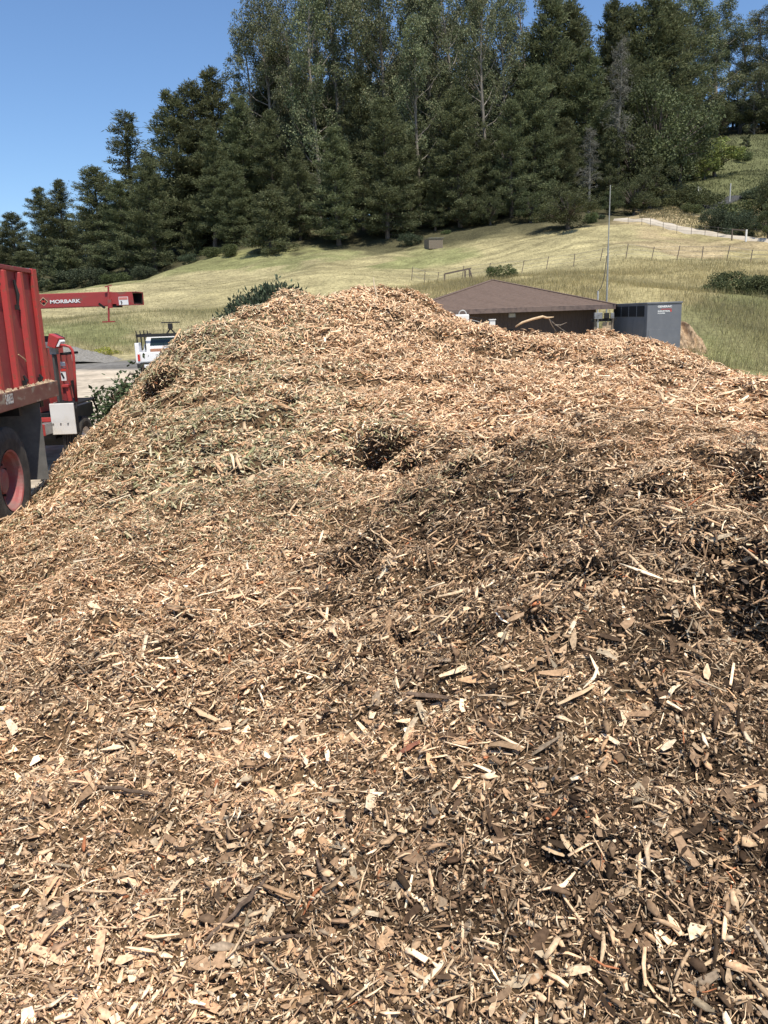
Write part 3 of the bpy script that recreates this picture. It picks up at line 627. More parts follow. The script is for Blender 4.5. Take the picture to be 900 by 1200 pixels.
# crank rod
r0_ = cr(127, 336, CY-.215); r1_ = cr(127.5, 377, CY-.215)
MB().tube([(r0_[0], -.215, r0_[2]), (r1_[0], -.215, r1_[2])], .014, 8).beam((r1_[0]-.09, -.215, r1_[2]), (r1_[0]+.09, -.215, r1_[2]), .025, .016).beam((r0_[0]-.05, -.215, r0_[2]), (r0_[0]+.05, -.215, r0_[2]+.02), .018, .014).box(r0_[0]-.025, r0_[0]+.025, -.24, -.192, z0-.03, z0+.09).build('crank_rod', M_boom, CH)
a_, b2 = cr(121, 356), cr(128, 361)
MB().beam((a_[0], -.2, a_[2]), (b2[0], -.2, b2[2]), .02, .03).build('crank_lever', M_dk, CH)
FX = Matrix(((1,0,0,0),(0,0,-1,0),(0,1,0,0),(0,0,0,1)))   # writing facing the camera side (-y)
p0 = cr(58.5, 356.6, CY-.18); p1 = cr(94, 350.2, CY-.18)
t0 = text('lettering', 'MORBARK', M_whitet, .1, Matrix.Translation((p0[0], -.1745, p0[2]-.0)) @ FX, CH, bold=.0028)
wd = max(v.co.x for v in t0.data.vertices); ht = max(v.co.y for v in t0.data.vertices)
t0.matrix_local = Matrix.Translation((p0[0], -.1745, p0[2]-.002)) @ FX @ Matrix.Diagonal(((p1[0]-p0[0])/wd, (p1[2]-p0[2])/ht, 1, 1))
c_ = cr(50.8, 353.4, CY-.18)
def diamond(rx, rz, y, name, mt): return MB().add([(c_[0]-rx, y, c_[2]), (c_[0], y, c_[2]-rz), (c_[0]+rx, y, c_[2]), (c_[0], y, c_[2]+rz)], [(0,1,2,3)]).build(name, mt, emb)
emb = empty('emblem', (0,0,0)); emb.parent = CH
M_gold = mat('tan_vinyl', (.62, .42, .26), .5)
diamond(.066, .062, -.1735, 'emblem_border', M_gold); diamond(.054, .050, -.1750, 'emblem_field', M_dk)
MB().beam((c_[0]-.024,-.1765,c_[2]-.022),(c_[0]-.018,-.1765,c_[2]+.022),.002,.011,(1,0,0)).beam((c_[0]+.024,-.1765,c_[2]-.022),(c_[0]+.018,-.1765,c_[2]+.022),.002,.011,(1,0,0)).beam((c_[0]-.018,-.1765,c_[2]+.018),(c_[0],-.1765,c_[2]-.006),.002,.011,(1,0,0)).beam((c_[0]+.018,-.1765,c_[2]+.018),(c_[0],-.1765,c_[2]-.006),.002,.011,(1,0,0)).build('emblem_letter', M_redt, emb)
a = cr(139, 348, CY-.18); b = cr(151, 357, CY-.18)
st = MB().box(a[0], b[0], -.193, -.1905, b[2], a[2]).build('warning_sticker', M_whitet, CH)
MB().box(a[0]+.006, b[0]-.006, -.1955, -.1935, a[2]-.04, a[2]-.006).build('sticker_stripe', mat('pink_vinyl', (.62, .22, .18), .5), st)
MB().tube([(a[0]+.03,-.195,a[2]-.055),(a[0]+.045,-.195,a[2]-.075),(a[0]+.035,-.195,b[2]+.01)], .006, 5).build('sticker_symbol', M_dk, st)
# chute riser and body hidden behind the truck
MB().box(-1.75, -1.33, -.17, .17, 1.3, z1).build('chute_riser', M_red, CH, .01)
hx_ = cr(73, 440, CY+1.5)[0]; MB().box(-1.9, hx_, .3, 1.7, .75, 1.75).build('engine_housing', M_redb, CH, .02)
MB().box(-1.9, hx_-.3, .3, 1.0, 1.76, 1.9).build('engine_cover', M_black, CH, .03)
# visible stack right behind the bed
panel(49.5, 394, 58, 403, CY+.05, .3, 'engine_top', M_black); panel(51, 401, 58, 408, CY-.02, .2, 'exhaust_box', M_grey)
panel(51.5, 404, 60, 470, CY-.05, .10, 'upright_post', M_redb)
panel(60.3, 415, 70, 472, CY-.10, .12, 'rubber_curtain', M_hose)
a = cr(60, 408); b = cr(68, 415); MB().box(a[0], b[0], -.08, .04, b[2], a[2]).build('curtain_clamp', M_grey, CH)
# tilted control box
q = [cr(62, 390.5), cr(73.5, 396), cr(69, 408), cr(60, 405)]
mb = MB(); vs = [(v[0], -.16, v[2]) for v in q]+[(v[0]+.02, .06, v[2]) for v in q]
mb.add(vs, [(0,3,2,1),(4,5,6,7),(0,1,5,4),(1,2,6,5),(2,3,7,6),(3,0,4,7)]); cb_ = mb.build('control_box', M_redb, CH, .006)
q = [cr(73.6, 398), cr(75, 400), cr(73, 405.5), cr(70, 406)]; mb = MB(); vs = [(v[0]+.005, -.15, v[2]) for v in q]+[(v[0]+.02, .0, v[2]) for v in q]
mb.add(vs, [(0,3,2,1),(4,5,6,7),(0,1,5,4),(1,2,6,5),(2,3,7,6),(3,0,4,7)]); mb.build('control_label', M_whitet, cb_)
# feed guard panel with two notices
a = cr(69.5, 414); b = cr(78, 449)
panel(69.8, 413.5, 78, 416, CY-.04, .5, 'guard_top_edge', M_dk); panel(77.5, 416, 81, 452, CY-.04, .06, 'guard_post', M_redb)
panel(70, 416, 77.4, 470, CY+.02, .04, 'guard_panel', M_red)
n1 = panel(70.3, 424, 76.5, 429, CY+.005, .008, 'notice', M_whitet, 0); n2 = panel(70.3, 431, 78, 446, CY+.005, .008, 'notice', M_whitet, 0)
panel(70.8, 431.6, 77.5, 435, CY-.0, .004, 'notice_stripe', M_redt, 0, n2)
s0, s1 = cr(72, 437), cr(75, 443); MB().beam((s0[0],-.0,s0[2]),(s1[0],-.0,s1[2]),.006,.02).build('notice_symbol', M_dk, n2)
a = cr(79, 452); b = cr(83, 470); MB().beam((a[0], -.01, a[2]), (b[0], -.01, b[2]), .05, .05).build('guard_brace', M_redb, CH, .005)
a = cr(83, 446); b = cr(88, 470); MB().beam((a[0], .05, a[2]), (b[0], .05, b[2]), .035, .035).build('strut', M_black, CH)
panel(72, 451, 80, 454, CY-.06, .25, 'feed_table_edge', M_redb); panel(73, 454, 80, 470, CY-.02, .2, 'feed_table', M_red)
lp = [cr(73, 404), cr(80, 404.5), cr(85, 406), cr(88, 410), cr(89.5, 417), cr(91, 440), cr(93, 470)]
MB().tube([(v[0], -.12, v[2]) for v in lp], .020, 10).build('safety_bar', M_redb, CH, smooth=True)
# lower frame
a = cr(58, 464); b = cr(63, 492)
panel(58.5, 464, 62.5, 494, CY-.35, .06, 'frame_post', M_redb); panel(41, 490, 62.5, 494.3, CY-.35, .05, 'frame_rail', M_redb)
panel(43, 498, 53, 511, CY-.75, .04, 'tongue_end', M_redb)
a = cr(48, 504, CY-.72); b = cr(72, 497, CY+.3)
MB().beam(a, b, .12, .16).build('tongue', M_grey, CH, .006)
panel(62, 472, 70, 505, CY-.12, .5, 'frame_plate', M_white)
# fender: white painted front, black rubber edge on the outside
fz1 = cr(80, 470)[2]; fz0 = cr(80, 505.5)[2]; fx0 = cr(70.5, 490)[0]; fx1 = cr(98, 490)[0]
fe = MB().box(fx0, fx1, -.36, -.33, fz0, fz1).build('fender', M_white, CH, .008)
MB().box(fx0, fx1+.012, -.33, .55, fz1-.03, fz1-.002).build('fender_top', M_dk, fe, .006)
for t in (.08, .4, .7): MB().tube([(fx0+t*(fx1-fx0), -.362, fz0+.16), (fx0+t*(fx1-fx0), -.37, fz0+.16)], .01, 6).build('bolt', M_dk, fe)
mb = MB(); mb.tube([(fx1+.03,-.34,fz0+.02),(fx1+.03,-.35,fz1-.08),(fx1+.02,-.28,fz1-.012)], .016, 6); mb.tube([(fx1+.03,-.28,fz1-.012),(fx1+.03,.4,fz1-.012),(fx1+.03,.55,fz1-.2)], .016, 6); mb.build('fender_edge', M_dk, fe)
cw = wheel(fx1-.02, .08, .36, .37, .24, .2, CH, dish=.05, rm=M_white)
wheel(fx1-1.55, .08, .36, .37, .24, .2, CH, dish=.05, out=-1, rm=M_white)
MB().box(fx1-1.5, fx1-.3, .03, .13, .3, .42).build('axle', M_black, CH)
MB().box(fx1-1.45, fx1-.34, -.3, .35, .44, .70).box(fx1-1.2, fx1-.6, .35, 2.2, .5, .75).build('lower_frame', M_black, CH)
MB().box(-2.1, hx_-.2, 1.7, 2.6, .8, 1.6).build('feed_hopper', M_redb, CH, .02)

# ------------------------------------------------------------------ white pickup
PY = 33.0; pc = ground(189, PY); kz = PY/F
PK = empty('pickup_truck', pc, math.radians(6)); PK.scale = (.93,)*3; tag(PK, 'white work pickup with a black ladder rack parked on the dirt yard', 'pickup truck')
M_pw = worn('white_truck_paint', (.78, .78, .77), (.66, .65, .62), 3, .5, .8, rough=.3)
mb = MB(); mb.box(-.97,.97,0,.05,.62,1.06).box(-.97,-.90,.05,2.1,.62,1.1).box(.90,.97,.05,2.1,.62,1.1).box(-.9,.9,.05,2.1,.62,.68)
mb.build('bed', M_pw, PK, .02)
MB().box(-.97,-.80,-.02,.6,.62,1.45).build('bed_toolbox', M_pw, PK, .02); MB().box(.80,.97,-.02,.6,.62,1.35).build('bed_toolbox', M_pw, PK, .02)
tg = MB().box(-.76,.76,-.035,-.004,.66,1.04).build('tailgate', M_pw, PK, .01)
mb = MB(); cbv = []
for z, yo, xo in ((.62,0,.95),(1.12,0,.97),(1.28,.03,.94),(1.66,.15,.80),(1.70,.30,.76)):
    cbv += [(-xo,2.1+yo,z),(xo,2.1+yo,z),(xo,3.9-yo*1.5,z),(-xo,3.9-yo*1.5,z)]
fs = []
for i in range(4):
    for j in range(4): a = i*4+j; b = i*4+(j+1)%4; fs.append((a,b,b+4,a+4))
fs += [(0,3,2,1),(16,17,18,19)]; mb.add(cbv, fs); mb.build('cab', M_pw, PK, .02)
MB().add([(-.68,2.115,1.27),(.68,2.115,1.27),(.62,2.22,1.60),(-.62,2.22,1.60),(-.68,2.135,1.27),(.68,2.135,1.27),(.62,2.24,1.60),(-.62,2.24,1.60)], [(0,1,2,3),(7,6,5,4),(0,4,5,1),(1,5,6,2),(2,6,7,3),(3,7,4,0)]).build('rear_window', M_glass, PK)
MB().box(-.95,.95,3.9,5.0,.62,1.12).build('hood', M_pw, PK, .06)
MB().box(-.92,.92,-.16,-.03,.42,.60).build('rear_bumper', M_black, PK, .02)
pl = MB().box(-.62,-.30,-.18,-.165,.44,.56).build('licence_plate', M_whitet, PK)
for x in (-.88,.80): MB().box(x,x+.09,-.045,-.022,.70,.98).build('tail_light', M_lamp, PK, .005)
for x, o_ in ((-.93,-1),(.93,1)):
    for y in (.95, 4.3): wheel(x, y, .37, .37, .24, .21, PK, out=o_, dish=.05, rm=M_grey)
MB().box(-.85,.85,.2,4.9,.42,.6).build('underbody', M_black, PK)
mb = MB()
for x in (-.86,.86):
    for y in (.1,1.1,2.05): mb.beam((x,y,1.1),(x,y,1.78),.05,.05)
    mb.beam((x,-.05,1.76),(x,3.8,1.76),.05,.07)
for y in (.1,2.05,3.6): mb.beam((-.86,y,1.72),(.86,y,1.72),.05,.09)
mb.beam((.35,.1,1.74),(.55,.1,2.0),.06,.06).beam((.75,.1,1.74),(.55,.1,2.0),.06,.06)
mb.build('ladder_rack', M_black, PK)
for x in (-.86,-.70,-.55,-.4): MB().tube([(x,.12,1.72),(x-.02,.12,1.95)], [.03,.022], 6).build('rack_stake', M_black, PK)
MB().tube([(.0,1.9,1.75),(-.01,1.9,2.2)], .01, 5).build('antenna', M_black, PK)
MB().box(.46,.64,.0,.2,1.98,2.2).beam((.2,.1,2.24),(.95,.1,2.24),.2,.05).build('work_light', M_black, PK, .01)
def on_pk(name, mbx, mt, label, cat):
    o = mbx.build(name, mt, None, .01); R = Matrix.Translation(Vector(pc)) @ Matrix.Rotation(math.radians(6), 4, 'Z') @ Matrix.Scale(.93, 4); o.matrix_world = R; return tag(o, label, cat)
on_pk('carton', MB().box(-.48,-.02,.8,1.3,.685,1.16), M_orange, 'orange brown carton standing in the bed of the white pickup', 'box')
on_pk('tool_bag', MB().box(.1,.5,.9,1.3,.685,1.02), M_black, 'black bag beside the orange carton in the pickup bed', 'bag')

# ------------------------------------------------------------------ building
BY = 42.0; bl = at(468, 362, BY); br = at(721, 361, BY); ez = (bl[2]+br[2])/2; hw = (br[0]-bl[0])/2; bx = (bl[0]+br[0])/2
BD = empty('brown_building', (bx, BY+hw, -1.0)); tag(BD, 'low dark brown building with a shingled hip roof behind the pile', 'building')
ez += 1.0; ap = at(587, 328, BY+hw)[2]+1.0
M_shin = worn('brown_shingles', (.21, .145, .11), (.125, .086, .065), 6, .35, .65, rough=.9, bump=.01, stretch=(1, 3, 6), c3=(.17, .13, .115), scale3=16)
M_side = worn('dark_brown_siding', (.10, .066, .05), (.075, .05, .038), 3, rough=.7, stretch=(8, 8, .5))
M_fas = worn('brown_fascia', (.19, .135, .11), (.11, .08, .07), 4, rough=.6)
n = 26; mb = MB()
# stepped shingle courses on the four slopes
for side in range(4):
    ca_, sa_ = math.cos(side*math.pi/2), math.sin(side*math.pi/2)
    for i in range(n):
        t0_, t1_ = i/n, (i+1)/n; z0_ = ez + (ap-ez)*t0_ + .035; z1_ = ez + (ap-ez)*t1_ + .012
        a = (hw)*(1-t0_); b = hw*(1-t1_)
        pts = [(-a,-a,z0_),(a,-a,z0_),(b,-b,z1_),(-b,-b,z1_),(-a,-a,z0_-.03),(a,-a,z0_-.03)]
        pts = [(x*ca_-y*sa_, x*sa_+y*ca_, z) for x, y, z in pts]; mb.add(pts, [(0,1,2,3),(4,5,1,0)])
rf = mb.build('roof', M_shin, BD)
for k in range(4):
    sx, sy = ((1,-1),(1,1),(-1,1),(-1,-1))[k]; MB().beam((sx*hw,sy*hw,ez+.04),(0,0,ap+.03),.22,.03).build('hip_cap', M_shin, rf)
mb = MB(); t_ = .2
mb.box(-hw-.02,hw+.02,-hw-.02,-hw+.03,ez-t_,ez+.03).box(-hw-.02,hw+.02,hw-.03,hw+.02,ez-t_,ez+.03).box(-hw-.02,-hw+.03,-hw+.031,hw-.031,ez-t_,ez+.03).box(hw-.03,hw+.02,-hw+.031,hw-.031,ez-t_,ez+.03)
mb.build('fascia', M_fas, rf)
MB().box(-hw+.032,hw-.032,-hw+.032,hw-.032,ez-.17,ez-.15).build('soffit', M_side, rf)
iw = hw-.75
MB().box(-iw,iw,-iw,iw,0,ez-.172).build('wall', M_side, BD)
mb = MB()
for i in range(int(2*iw/.2)): x = -iw+.1+i*.2; mb.box(x-.012,x+.012,-iw-.012,-iw+.002,.02,ez-.18)
mb.build('siding_battens', M_side, BD)
v_ = at(600, 369.5, BY+.75); vx = v_[0]-bx; vz = v_[2]+1
vt = MB().box(vx-.17,vx+.17,-iw-.03,-iw-.012,vz-.1,vz+.1).build('wall_vent', M_grey, BD); MB().box(vx-.13,vx+.13,-iw-.034,-iw-.031,vz-.07,vz+.07).build('vent_slats', M_pale, vt)
d0 = MB().box(-1.2,.4,-iw-.02,-iw-.013,.05,2.15).build('doorway', M_vent, BD)
# meter board, white things by the wall
mbx = ground(706, 41.0); pt = at(712, 366, 41.0); MBD = empty('meter_board', mbx); tag(MBD, 'grey electric meter board on posts right of the brown building', 'meter board')
hz = pt[2]-mbx[2]
for x in (-.42, .42): MB().beam((x,0,-.3),(x,0,hz-.1),.09,.09).build('post', M_wood, MBD)
MB().beam((-.6,0,hz-.35),(.6,0,hz-.35),.06,.14).build('cross_bar', M_black, MBD); 
MB().box(-.5,-.12,-.2,-.035,hz-.3,hz).build('meter_box', M_grey, MBD, .01); MB().box(.0,.22,-.18,-.035,hz-.28,hz-.02).build('meter_box', M_black, MBD, .01); MB().box(.3,.46,-.16,-.05,hz-.3,hz-.03).build('meter_box', M_grey, MBD, .01)
MB().box(-.06,.36,-.03,-.01,-.05,hz-.45).build('plywood_sheet', M_dust, MBD); MB().tube([(-.3,-.1,hz-.3),(-.3,-.1,0)], .04, 6).build('conduit', M_pale, MBD)
def simple(name, label, cat, px, py, Y, builder, mt, bevel=.01):
    p = at(px, py, Y); o = builder(MB()).build(name, mt, None, bevel); o.location = p; return tag(o, label, cat)
# white tank trailer behind the ridge
tkp = ground(540, 36.5); TK = empty('water_trailer', tkp); tag(TK, 'white flat topped trailer just showing over the ridge before the building', 'trailer')
th_ = at(540, 368.5, 36.5)[2]-tkp[2]
MB().box(-1.2,.35,-.4,.6,th_-.5,th_).build('body', M_white, TK, .04); MB().box(-1.1,.2,-.3,.5,.3,th_-.5).build('frame', M_black, TK)
MB().tube([(.1+.16*math.cos(a), -.1, th_+.0+.17*math.sin(a)) for a in np.linspace(0, 2*math.pi, 15)], .025, 6).build('hose_ring', M_pale, TK)
for y in (-.35,.5): wheel(-.4, y, .28, .28, .18, .15, TK, rm=M_white, dish=.03)
bk = ground(577, 37.0); hb = at(577, 374, 37.0)[2]-bk[2]
BK = empty('utility_pedestal', bk); tag(BK, 'small white pedestal box with cables at the foot of the brown wall', 'pedestal')
MB().box(-.12,.12,-.12,.12,hb-.55,hb-.04).build('box', M_white, BK, .01); MB().box(-.15,.15,-.15,.15,hb-.038,hb).build('lid', M_white, BK, .01); MB().beam((0,0,-.1),(0,0,hb-.56),.08,.08).build('post', M_wood, BK)
for k in range(3):
    MB().tube([(-.1,.1,hb-.3),(-.4-.2*k,.15,hb+.02-.1*k),(-.9-.2*k,.2,hb+.12-.06*k),(-1.5-.1*k,.2,hb-.25)], .014, 5).build('cable', M_pale if k == 1 else M_black, BK)

# ------------------------------------------------------------------ generator
GY = 38.0; gl = at(759, 354, GY); gr = at(800, 357, GY); gx0, gx1 = gl[0], gr[0]; gb = float(tz(13, 39)); gtop = at(770, 354, GY)[2]
GN = empty('generator', (gx0, GY, gb), math.radians(3.0)); tag(GN, 'large blue grey generator cabinet standing right of the brown building', 'generator')
gw = gx1-gx0; gh = gtop-gb; GL = 4.6
MB().box(-.1, gw+.1, -.1, GL+.1, -.4, .12).build('concrete_pad', M_grey, GN, .01)
MB().box(0, gw, 0, GL, .13, gh-.08).build('enclosure', M_gen, GN, .015)
MB().box(-.03, gw+.03, -.03, GL+.03, gh-.078, gh).build('roof', M_gen, GN, .015)
MB().box(.08, gw-.08, -.012, -.002, .3, gh-1.2).build('end_door', M_gen, GN, .004)
for k in range(4):
    y0 = .35+k*1.05; v1 = MB().box(-.012, -.002, y0, y0+.92, gh-.62, gh-.14).build('louvre', M_vent, GN)
    mb = MB()
    for j in range(6): mb.box(-.03,-.013,y0+.02,y0+.90,gh-.60+j*.08,gh-.575+j*.08)
    mb.build('louvre_slats', M_vent, v1)
for k in range(3): MB().box(-.012, -.002, .3+k*1.45, 1.6+k*1.45, .3, gh-.75).build('side_door', M_gen, GN, .004)
def gtext(body, x0p, y1p, x1p, y0p, mt, bold=.004):
    a = at(x0p, y1p, GY); b = at(x1p, y0p, GY); X0 = a[0]-gx0; Z0 = a[2]-gb; t = text('lettering', body, mt, .1, Matrix.Identity(4), GN, bold=bold)
    xs_ = [v.co.x for v in t.data.vertices]; ys_ = [v.co.y for v in t.data.vertices]
    t.matrix_local = Matrix.Translation((X0, -.006, Z0)) @ FX @ Matrix.Diagonal(((b[0]-a[0])/max(xs_), (b[2]-a[2])/max(ys_), 1, 1))
gtext('GENERAC', 771, 361, 788, 357.6, M_whitet); gtext('INDUSTRIAL', 775, 363.2, 788, 361.4, M_redt); gtext('INDUSTRIAL', 771, 366, 786, 363.4, M_whitet); gtext('POWER', 771, 368.2, 780, 366.3, M_whitet)
a = at(786, 363.9, GY); MB().box(a[0]-gx0, a[0]-gx0+.06, -.006, -.002, a[2]-gb-.05, a[2]-gb+.03).build('red_mark', M_redt, GN)

# ------------------------------------------------------------------ masts
mp = ground(710, 50.0); mtp = at(711.5, 217, 50.0)[2]-mp[2]
MS = empty('antenna_mast', mp); tag(MS, 'tall slim pale antenna mast rising behind the brown roof', 'mast')
M_mast = worn('dull_grey_metal', (.36, .36, .33), (.28, .27, .25), 8, rough=.6)
MB().tube([(0,0,-.2),(0,0,mtp*.6)], .05, 8).build('pole', M_mast, MS); MB().tube([(0,0,mtp*.6+.001),(.03,0,mtp)], [.036,.025], 8).build('whip', M_mast, MS)
mp2 = ground(699, 46.0); hh = at(699, 341, 46.0)[2]-mp2[2]
MS2 = empty('service_pole', mp2); tag(MS2, 'short pale service pole right beside the roof corner, with a cable to the mast', 'pole')
MB().tube([(0,0,-.2),(0,0,hh)], .05, 8).build('pole', M_pale, MS2)
e0 = np.array([0,0,hh]); e1 = at(711, 300, 50.0)-mp2
MB().tube([e0+(e1-e0)*t+np.array([.15,0,-1.2])*4*t*(1-t)*.35 for t in np.linspace(0,1,9)], .018, 5).build('cable', M_black, MS2)

# ------------------------------------------------------------------ cut bank of bare soil
cbp = ground(812, 44.5); top = at(808, 379, 45.0)[2]; bot = at(808, 424, 45.0)[2]; xl = at(794, 400, 45.0)[0]; xr_ = at(829, 400, 45.0)[0]
ny, nx = 40, 34; V = []; 
for j in range(ny):
    for i in range(nx):
        u, v = i/(nx-1), j/(ny-1); th_ = (u-.5)*2; vv = (v-.5)*2
        edge = max(abs(th_)**4, abs(vv)**4); rim = 1+.22*vn(2.6*u+1, 2.6*v, 41)+.08*vn(9*u, 9*v, 47)
        x = xl+(xr_-xl)*(.5+.5*th_*(1-.22*max(vv,0)**2)*rim); z = bot+(top-bot)*(.5+.5*vv*(1-.10*th_*th_)*rim)
        y = 44.4 + 2.3*v - .15*(1-edge) + .34*vn(7*u, 1.6*v, 42)+.22*vn(15*u, 7*v, 43) + .3*abs(vn(4*u, 1.2*v, 44))
        if edge > .93: y += .8
        V.append((x, y, z))
i = np.arange(nx*ny).reshape(ny, nx); Fc = np.stack([i[:-1,:-1], i[:-1,1:], i[1:,1:], i[1:,:-1]], -1).reshape(-1, 4)
tag(np_mesh('cut_bank', V, Fc, M_soil, smooth=True), 'bare tan soil face cut in the grassy slope right of the generator', 'soil bank', kind='structure')

# ------------------------------------------------------------------ vegetation
M_pineleaf = attr_mat('pine_needles', .75, .3, .2, 1.2, spec=.2, objvar=.18)
M_eucleaf = attr_mat('eucalyptus_leaves', .6, .22, .2, 1.0, spec=.3, objvar=.15)
M_oakleaf = attr_mat('oak_leaves', .65, .25, .2, 1.5, spec=.3, objvar=.12)
M_shrub = attr_mat('shrub_leaves', .7, .2, .2, 3, spec=.25, objvar=.1)
M_trunkd = worn('dark_tree_bark', (.10, .08, .065), (.17, .14, .115), 3, rough=.95, stretch=(2, 2, .3))
M_trunkp = worn('pale_eucalyptus_bark', (.30, .265, .22), (.16, .14, .115), 1.2, .4, .6, rough=.85, stretch=(2, 2, .3))
M_deadw = worn('lichen_grey_wood', (.20, .19, .16), (.12, .11, .09), 3, rough=.95)

def leaves(P, D, L, Wd, g, base, var=.25, bias=None):
    n = len(P); D = unit(D); a = unit(np.cross(D, g.normal(0, 1, (n, 3))))
    L = L*g.uniform(.7, 1.3, n)[:, None]; Wd = Wd*g.uniform(.7, 1.3, n)[:, None]
    V = np.stack([P, P+D*L*.45+a*Wd*.5, P+D*L, P+D*L*.45-a*Wd*.5], 1).reshape(-1, 3)
    Fc = np.arange(4*n).reshape(n, 4); base = np.asarray(base, float)
    if base.ndim == 1: base = base[None]
    c = base[g.integers(0, len(base), n)]*np.exp(g.normal(0, var, (n, 1)))
    if bias is not None: c = c*bias[:, None]
    return V, Fc, np.repeat(c, 4, 0)

def mesh_tree(name, leaf_sets, wood, leafmat, woodmat):
    V, Fc, C = merge(leaf_sets)
    me = np_mesh('crown', V, Fc, leafmat, colr=C, link=False)
    w_ = None
    if wood is not None:
        w_ = bpy.data.meshes.new('trunk'); w_.from_pydata(wood.v, [], wood.f); w_.update(); w_.materials.append(woodmat)
    return dict(crown=me, trunk=w_)

NEED = [(.118,.135,.066), (.14,.152,.073), (.095,.112,.058), (.16,.166,.084)]
_old = [(0.0732, 0.0968, 0.0543), (0.0873, 0.1109, 0.059), (0.059, 0.0802, 0.0496), (0.1038, 0.1204, 0.0637)]
def make_pine(seed, Hh=30., R=6.2, low=.06, dens=1.0, pointy=1.0, gaps=.15):
    g = np.random.default_rng(seed); wd = MB(); sets = []
    lean = g.normal(0, .35, 2); tr = lambda t: np.array([lean[0]*math.sin(2.2*t), lean[1]*math.sin(1.7*t+.4)*1.0, Hh*t])
    wd.tube([tr(t) for t in np.linspace(0, .985, 9)], [.42*(1-t)**.8+.03 for t in np.linspace(0, .985, 9)], 8)
    nb = int(120*dens); Ps, Ds = [], []; gapaz = g.uniform(0, 6.3, 5); gapt = g.uniform(.15, .85, 5)
    for i in range(nb):
        t = low + (1-low)*((i+g.random())/nb)**.92
        az = i*2.399+g.normal(0, .5)
        prof = (1-t)**(.62*pointy)*(1-.45*math.exp(-((t-low)/.07)))*1.05
        Lb = R*prof*g.uniform(.62, 1.15)+.5
        if any(abs((az-ga+math.pi) % (2*math.pi)-math.pi) < .6 and abs(t-gt) < .05 for ga, gt in zip(gapaz, gapt)) and g.random() < .8: Lb *= .5
        if g.random() < gaps*.6: Lb *= .55
        el = math.radians(g.normal(-4+34*t, 8)); p0 = tr(t); d = np.array([math.cos(az)*math.cos(el), math.sin(az)*math.cos(el), math.sin(el)])
        curve = np.array([0, 0, 1])*Lb*g.uniform(.04, .16); pt = lambda s: p0 + d*Lb*s + curve*s*s
        wd.tube([pt(0), pt(.45), pt(.9)], [.085*(1-t)+.03, .05*(1-t)+.02, .015], 4)
        side = np.cross(d, [0, 0, 1]); nt_ = int(5+Lb*4.4)
        for s_ in g.uniform(.22, 1.03, nt_):
            off = side*g.normal(0, .26)*Lb*min(1.15-s_, .65); c = pt(s_)+off+[0, 0, g.normal(0, .14)]
            k = 11; Ps.append(c+g.normal(0, .26, (k, 3)))
            dd = unit(d*.55+side*np.sign(off@side)*.3 + np.array([0, 0, .45]) + g.normal(0, .65, (k, 3))); Ds.append(dd)
    P = np.concatenate(Ps); D = np.concatenate(Ds)
    sets.append(leaves(P, D, .62, .13, g, NEED, .24))
    return mesh_tree('pine', sets, wd, M_pineleaf, M_trunkd)

EUC = [(0.1425, 0.1623, 0.0814), (0.1797, 0.1947, 0.0999), (0.1115, 0.1298, 0.0651), (0.2106, 0.2077, 0.1086), (0.1239, 0.1558, 0.0814)]
def make_euc(seed, Hh=45., R=6.5, low=.14, ncl=50, nleaf=430):
    g = np.random.default_rng(seed); wd = MB(); sets = []
    lx, ly = g.normal(0, 1.2, 2); tr = lambda t: np.array([lx*t*t+.6*math.sin(5*t+lx), ly*t*t+.5*math.sin(4*t+ly), Hh*t])
    wd.tube([tr(t) for t in np.linspace(0, .93, 10)], [.36*(1-t)**.75+.05 for t in np.linspace(0, .93, 10)], 8)
    Ps, Ds, B = [], [], []
    for i in range(ncl):
        t = low+(1-low)*((i+.5)/ncl)**.85; az = g.uniform(0, 6.283)
        prof = math.sin(math.pi*min(1, .25+.72*(t-low)/(1-low)))**.6
        rr = R*prof*g.uniform(.25, 1.0) if t < .93 else R*.18
        p0 = tr(max(t-.09, .05)); c = tr(t)+np.array([math.cos(az)*rr, math.sin(az)*rr, g.uniform(-.5, 1.2)])
        mid = (p0*.5+c*.5)+[0, 0, -.4]
        wd.tube([p0, mid, c+[0, 0, .8]], [.17*(1-t)+.05, .10*(1-t)+.04, .02], 5)
        sx = g.uniform(1.0, 1.8); sz = sx*g.uniform(1.1, 1.8); n = int(nleaf*(sx/1.4)**2*g.uniform(.7, 1.15))
        u = unit(g.normal(0, 1, (n, 3)))*(g.random((n, 1))**.42); u[:, 2] = np.where(u[:, 2] < -.2, u[:, 2]*1.35, u[:, 2])
        q = c+u*[sx, sx, sz]; q += .35*np.stack([vn(q[:, 0]*1.2+i, q[:, 2]*1.2, 5), vn(q[:, 1]*1.2, q[:, 2]*1.2+i, 6), 0*q[:, 0]], 1)
        keep = vn(q[:, 0]*.9+i*3, q[:, 2]*.9+q[:, 1]*.5, 7) > -.42; q = q[keep]; n = len(q)
        Ps.append(q); dd = g.normal(0, .5, (n, 3)); dd[:, 2] -= .75; Ds.append(dd); B.append(np.full(n, g.uniform(.8, 1.2)))
    P = np.concatenate(Ps); D = np.concatenate(Ds)
    sets.append(leaves(P, D, .42, .17, g, EUC, .25, np.concatenate(B)))
    return mesh_tree('eucalyptus', sets, wd, M_eucleaf, M_trunkp)

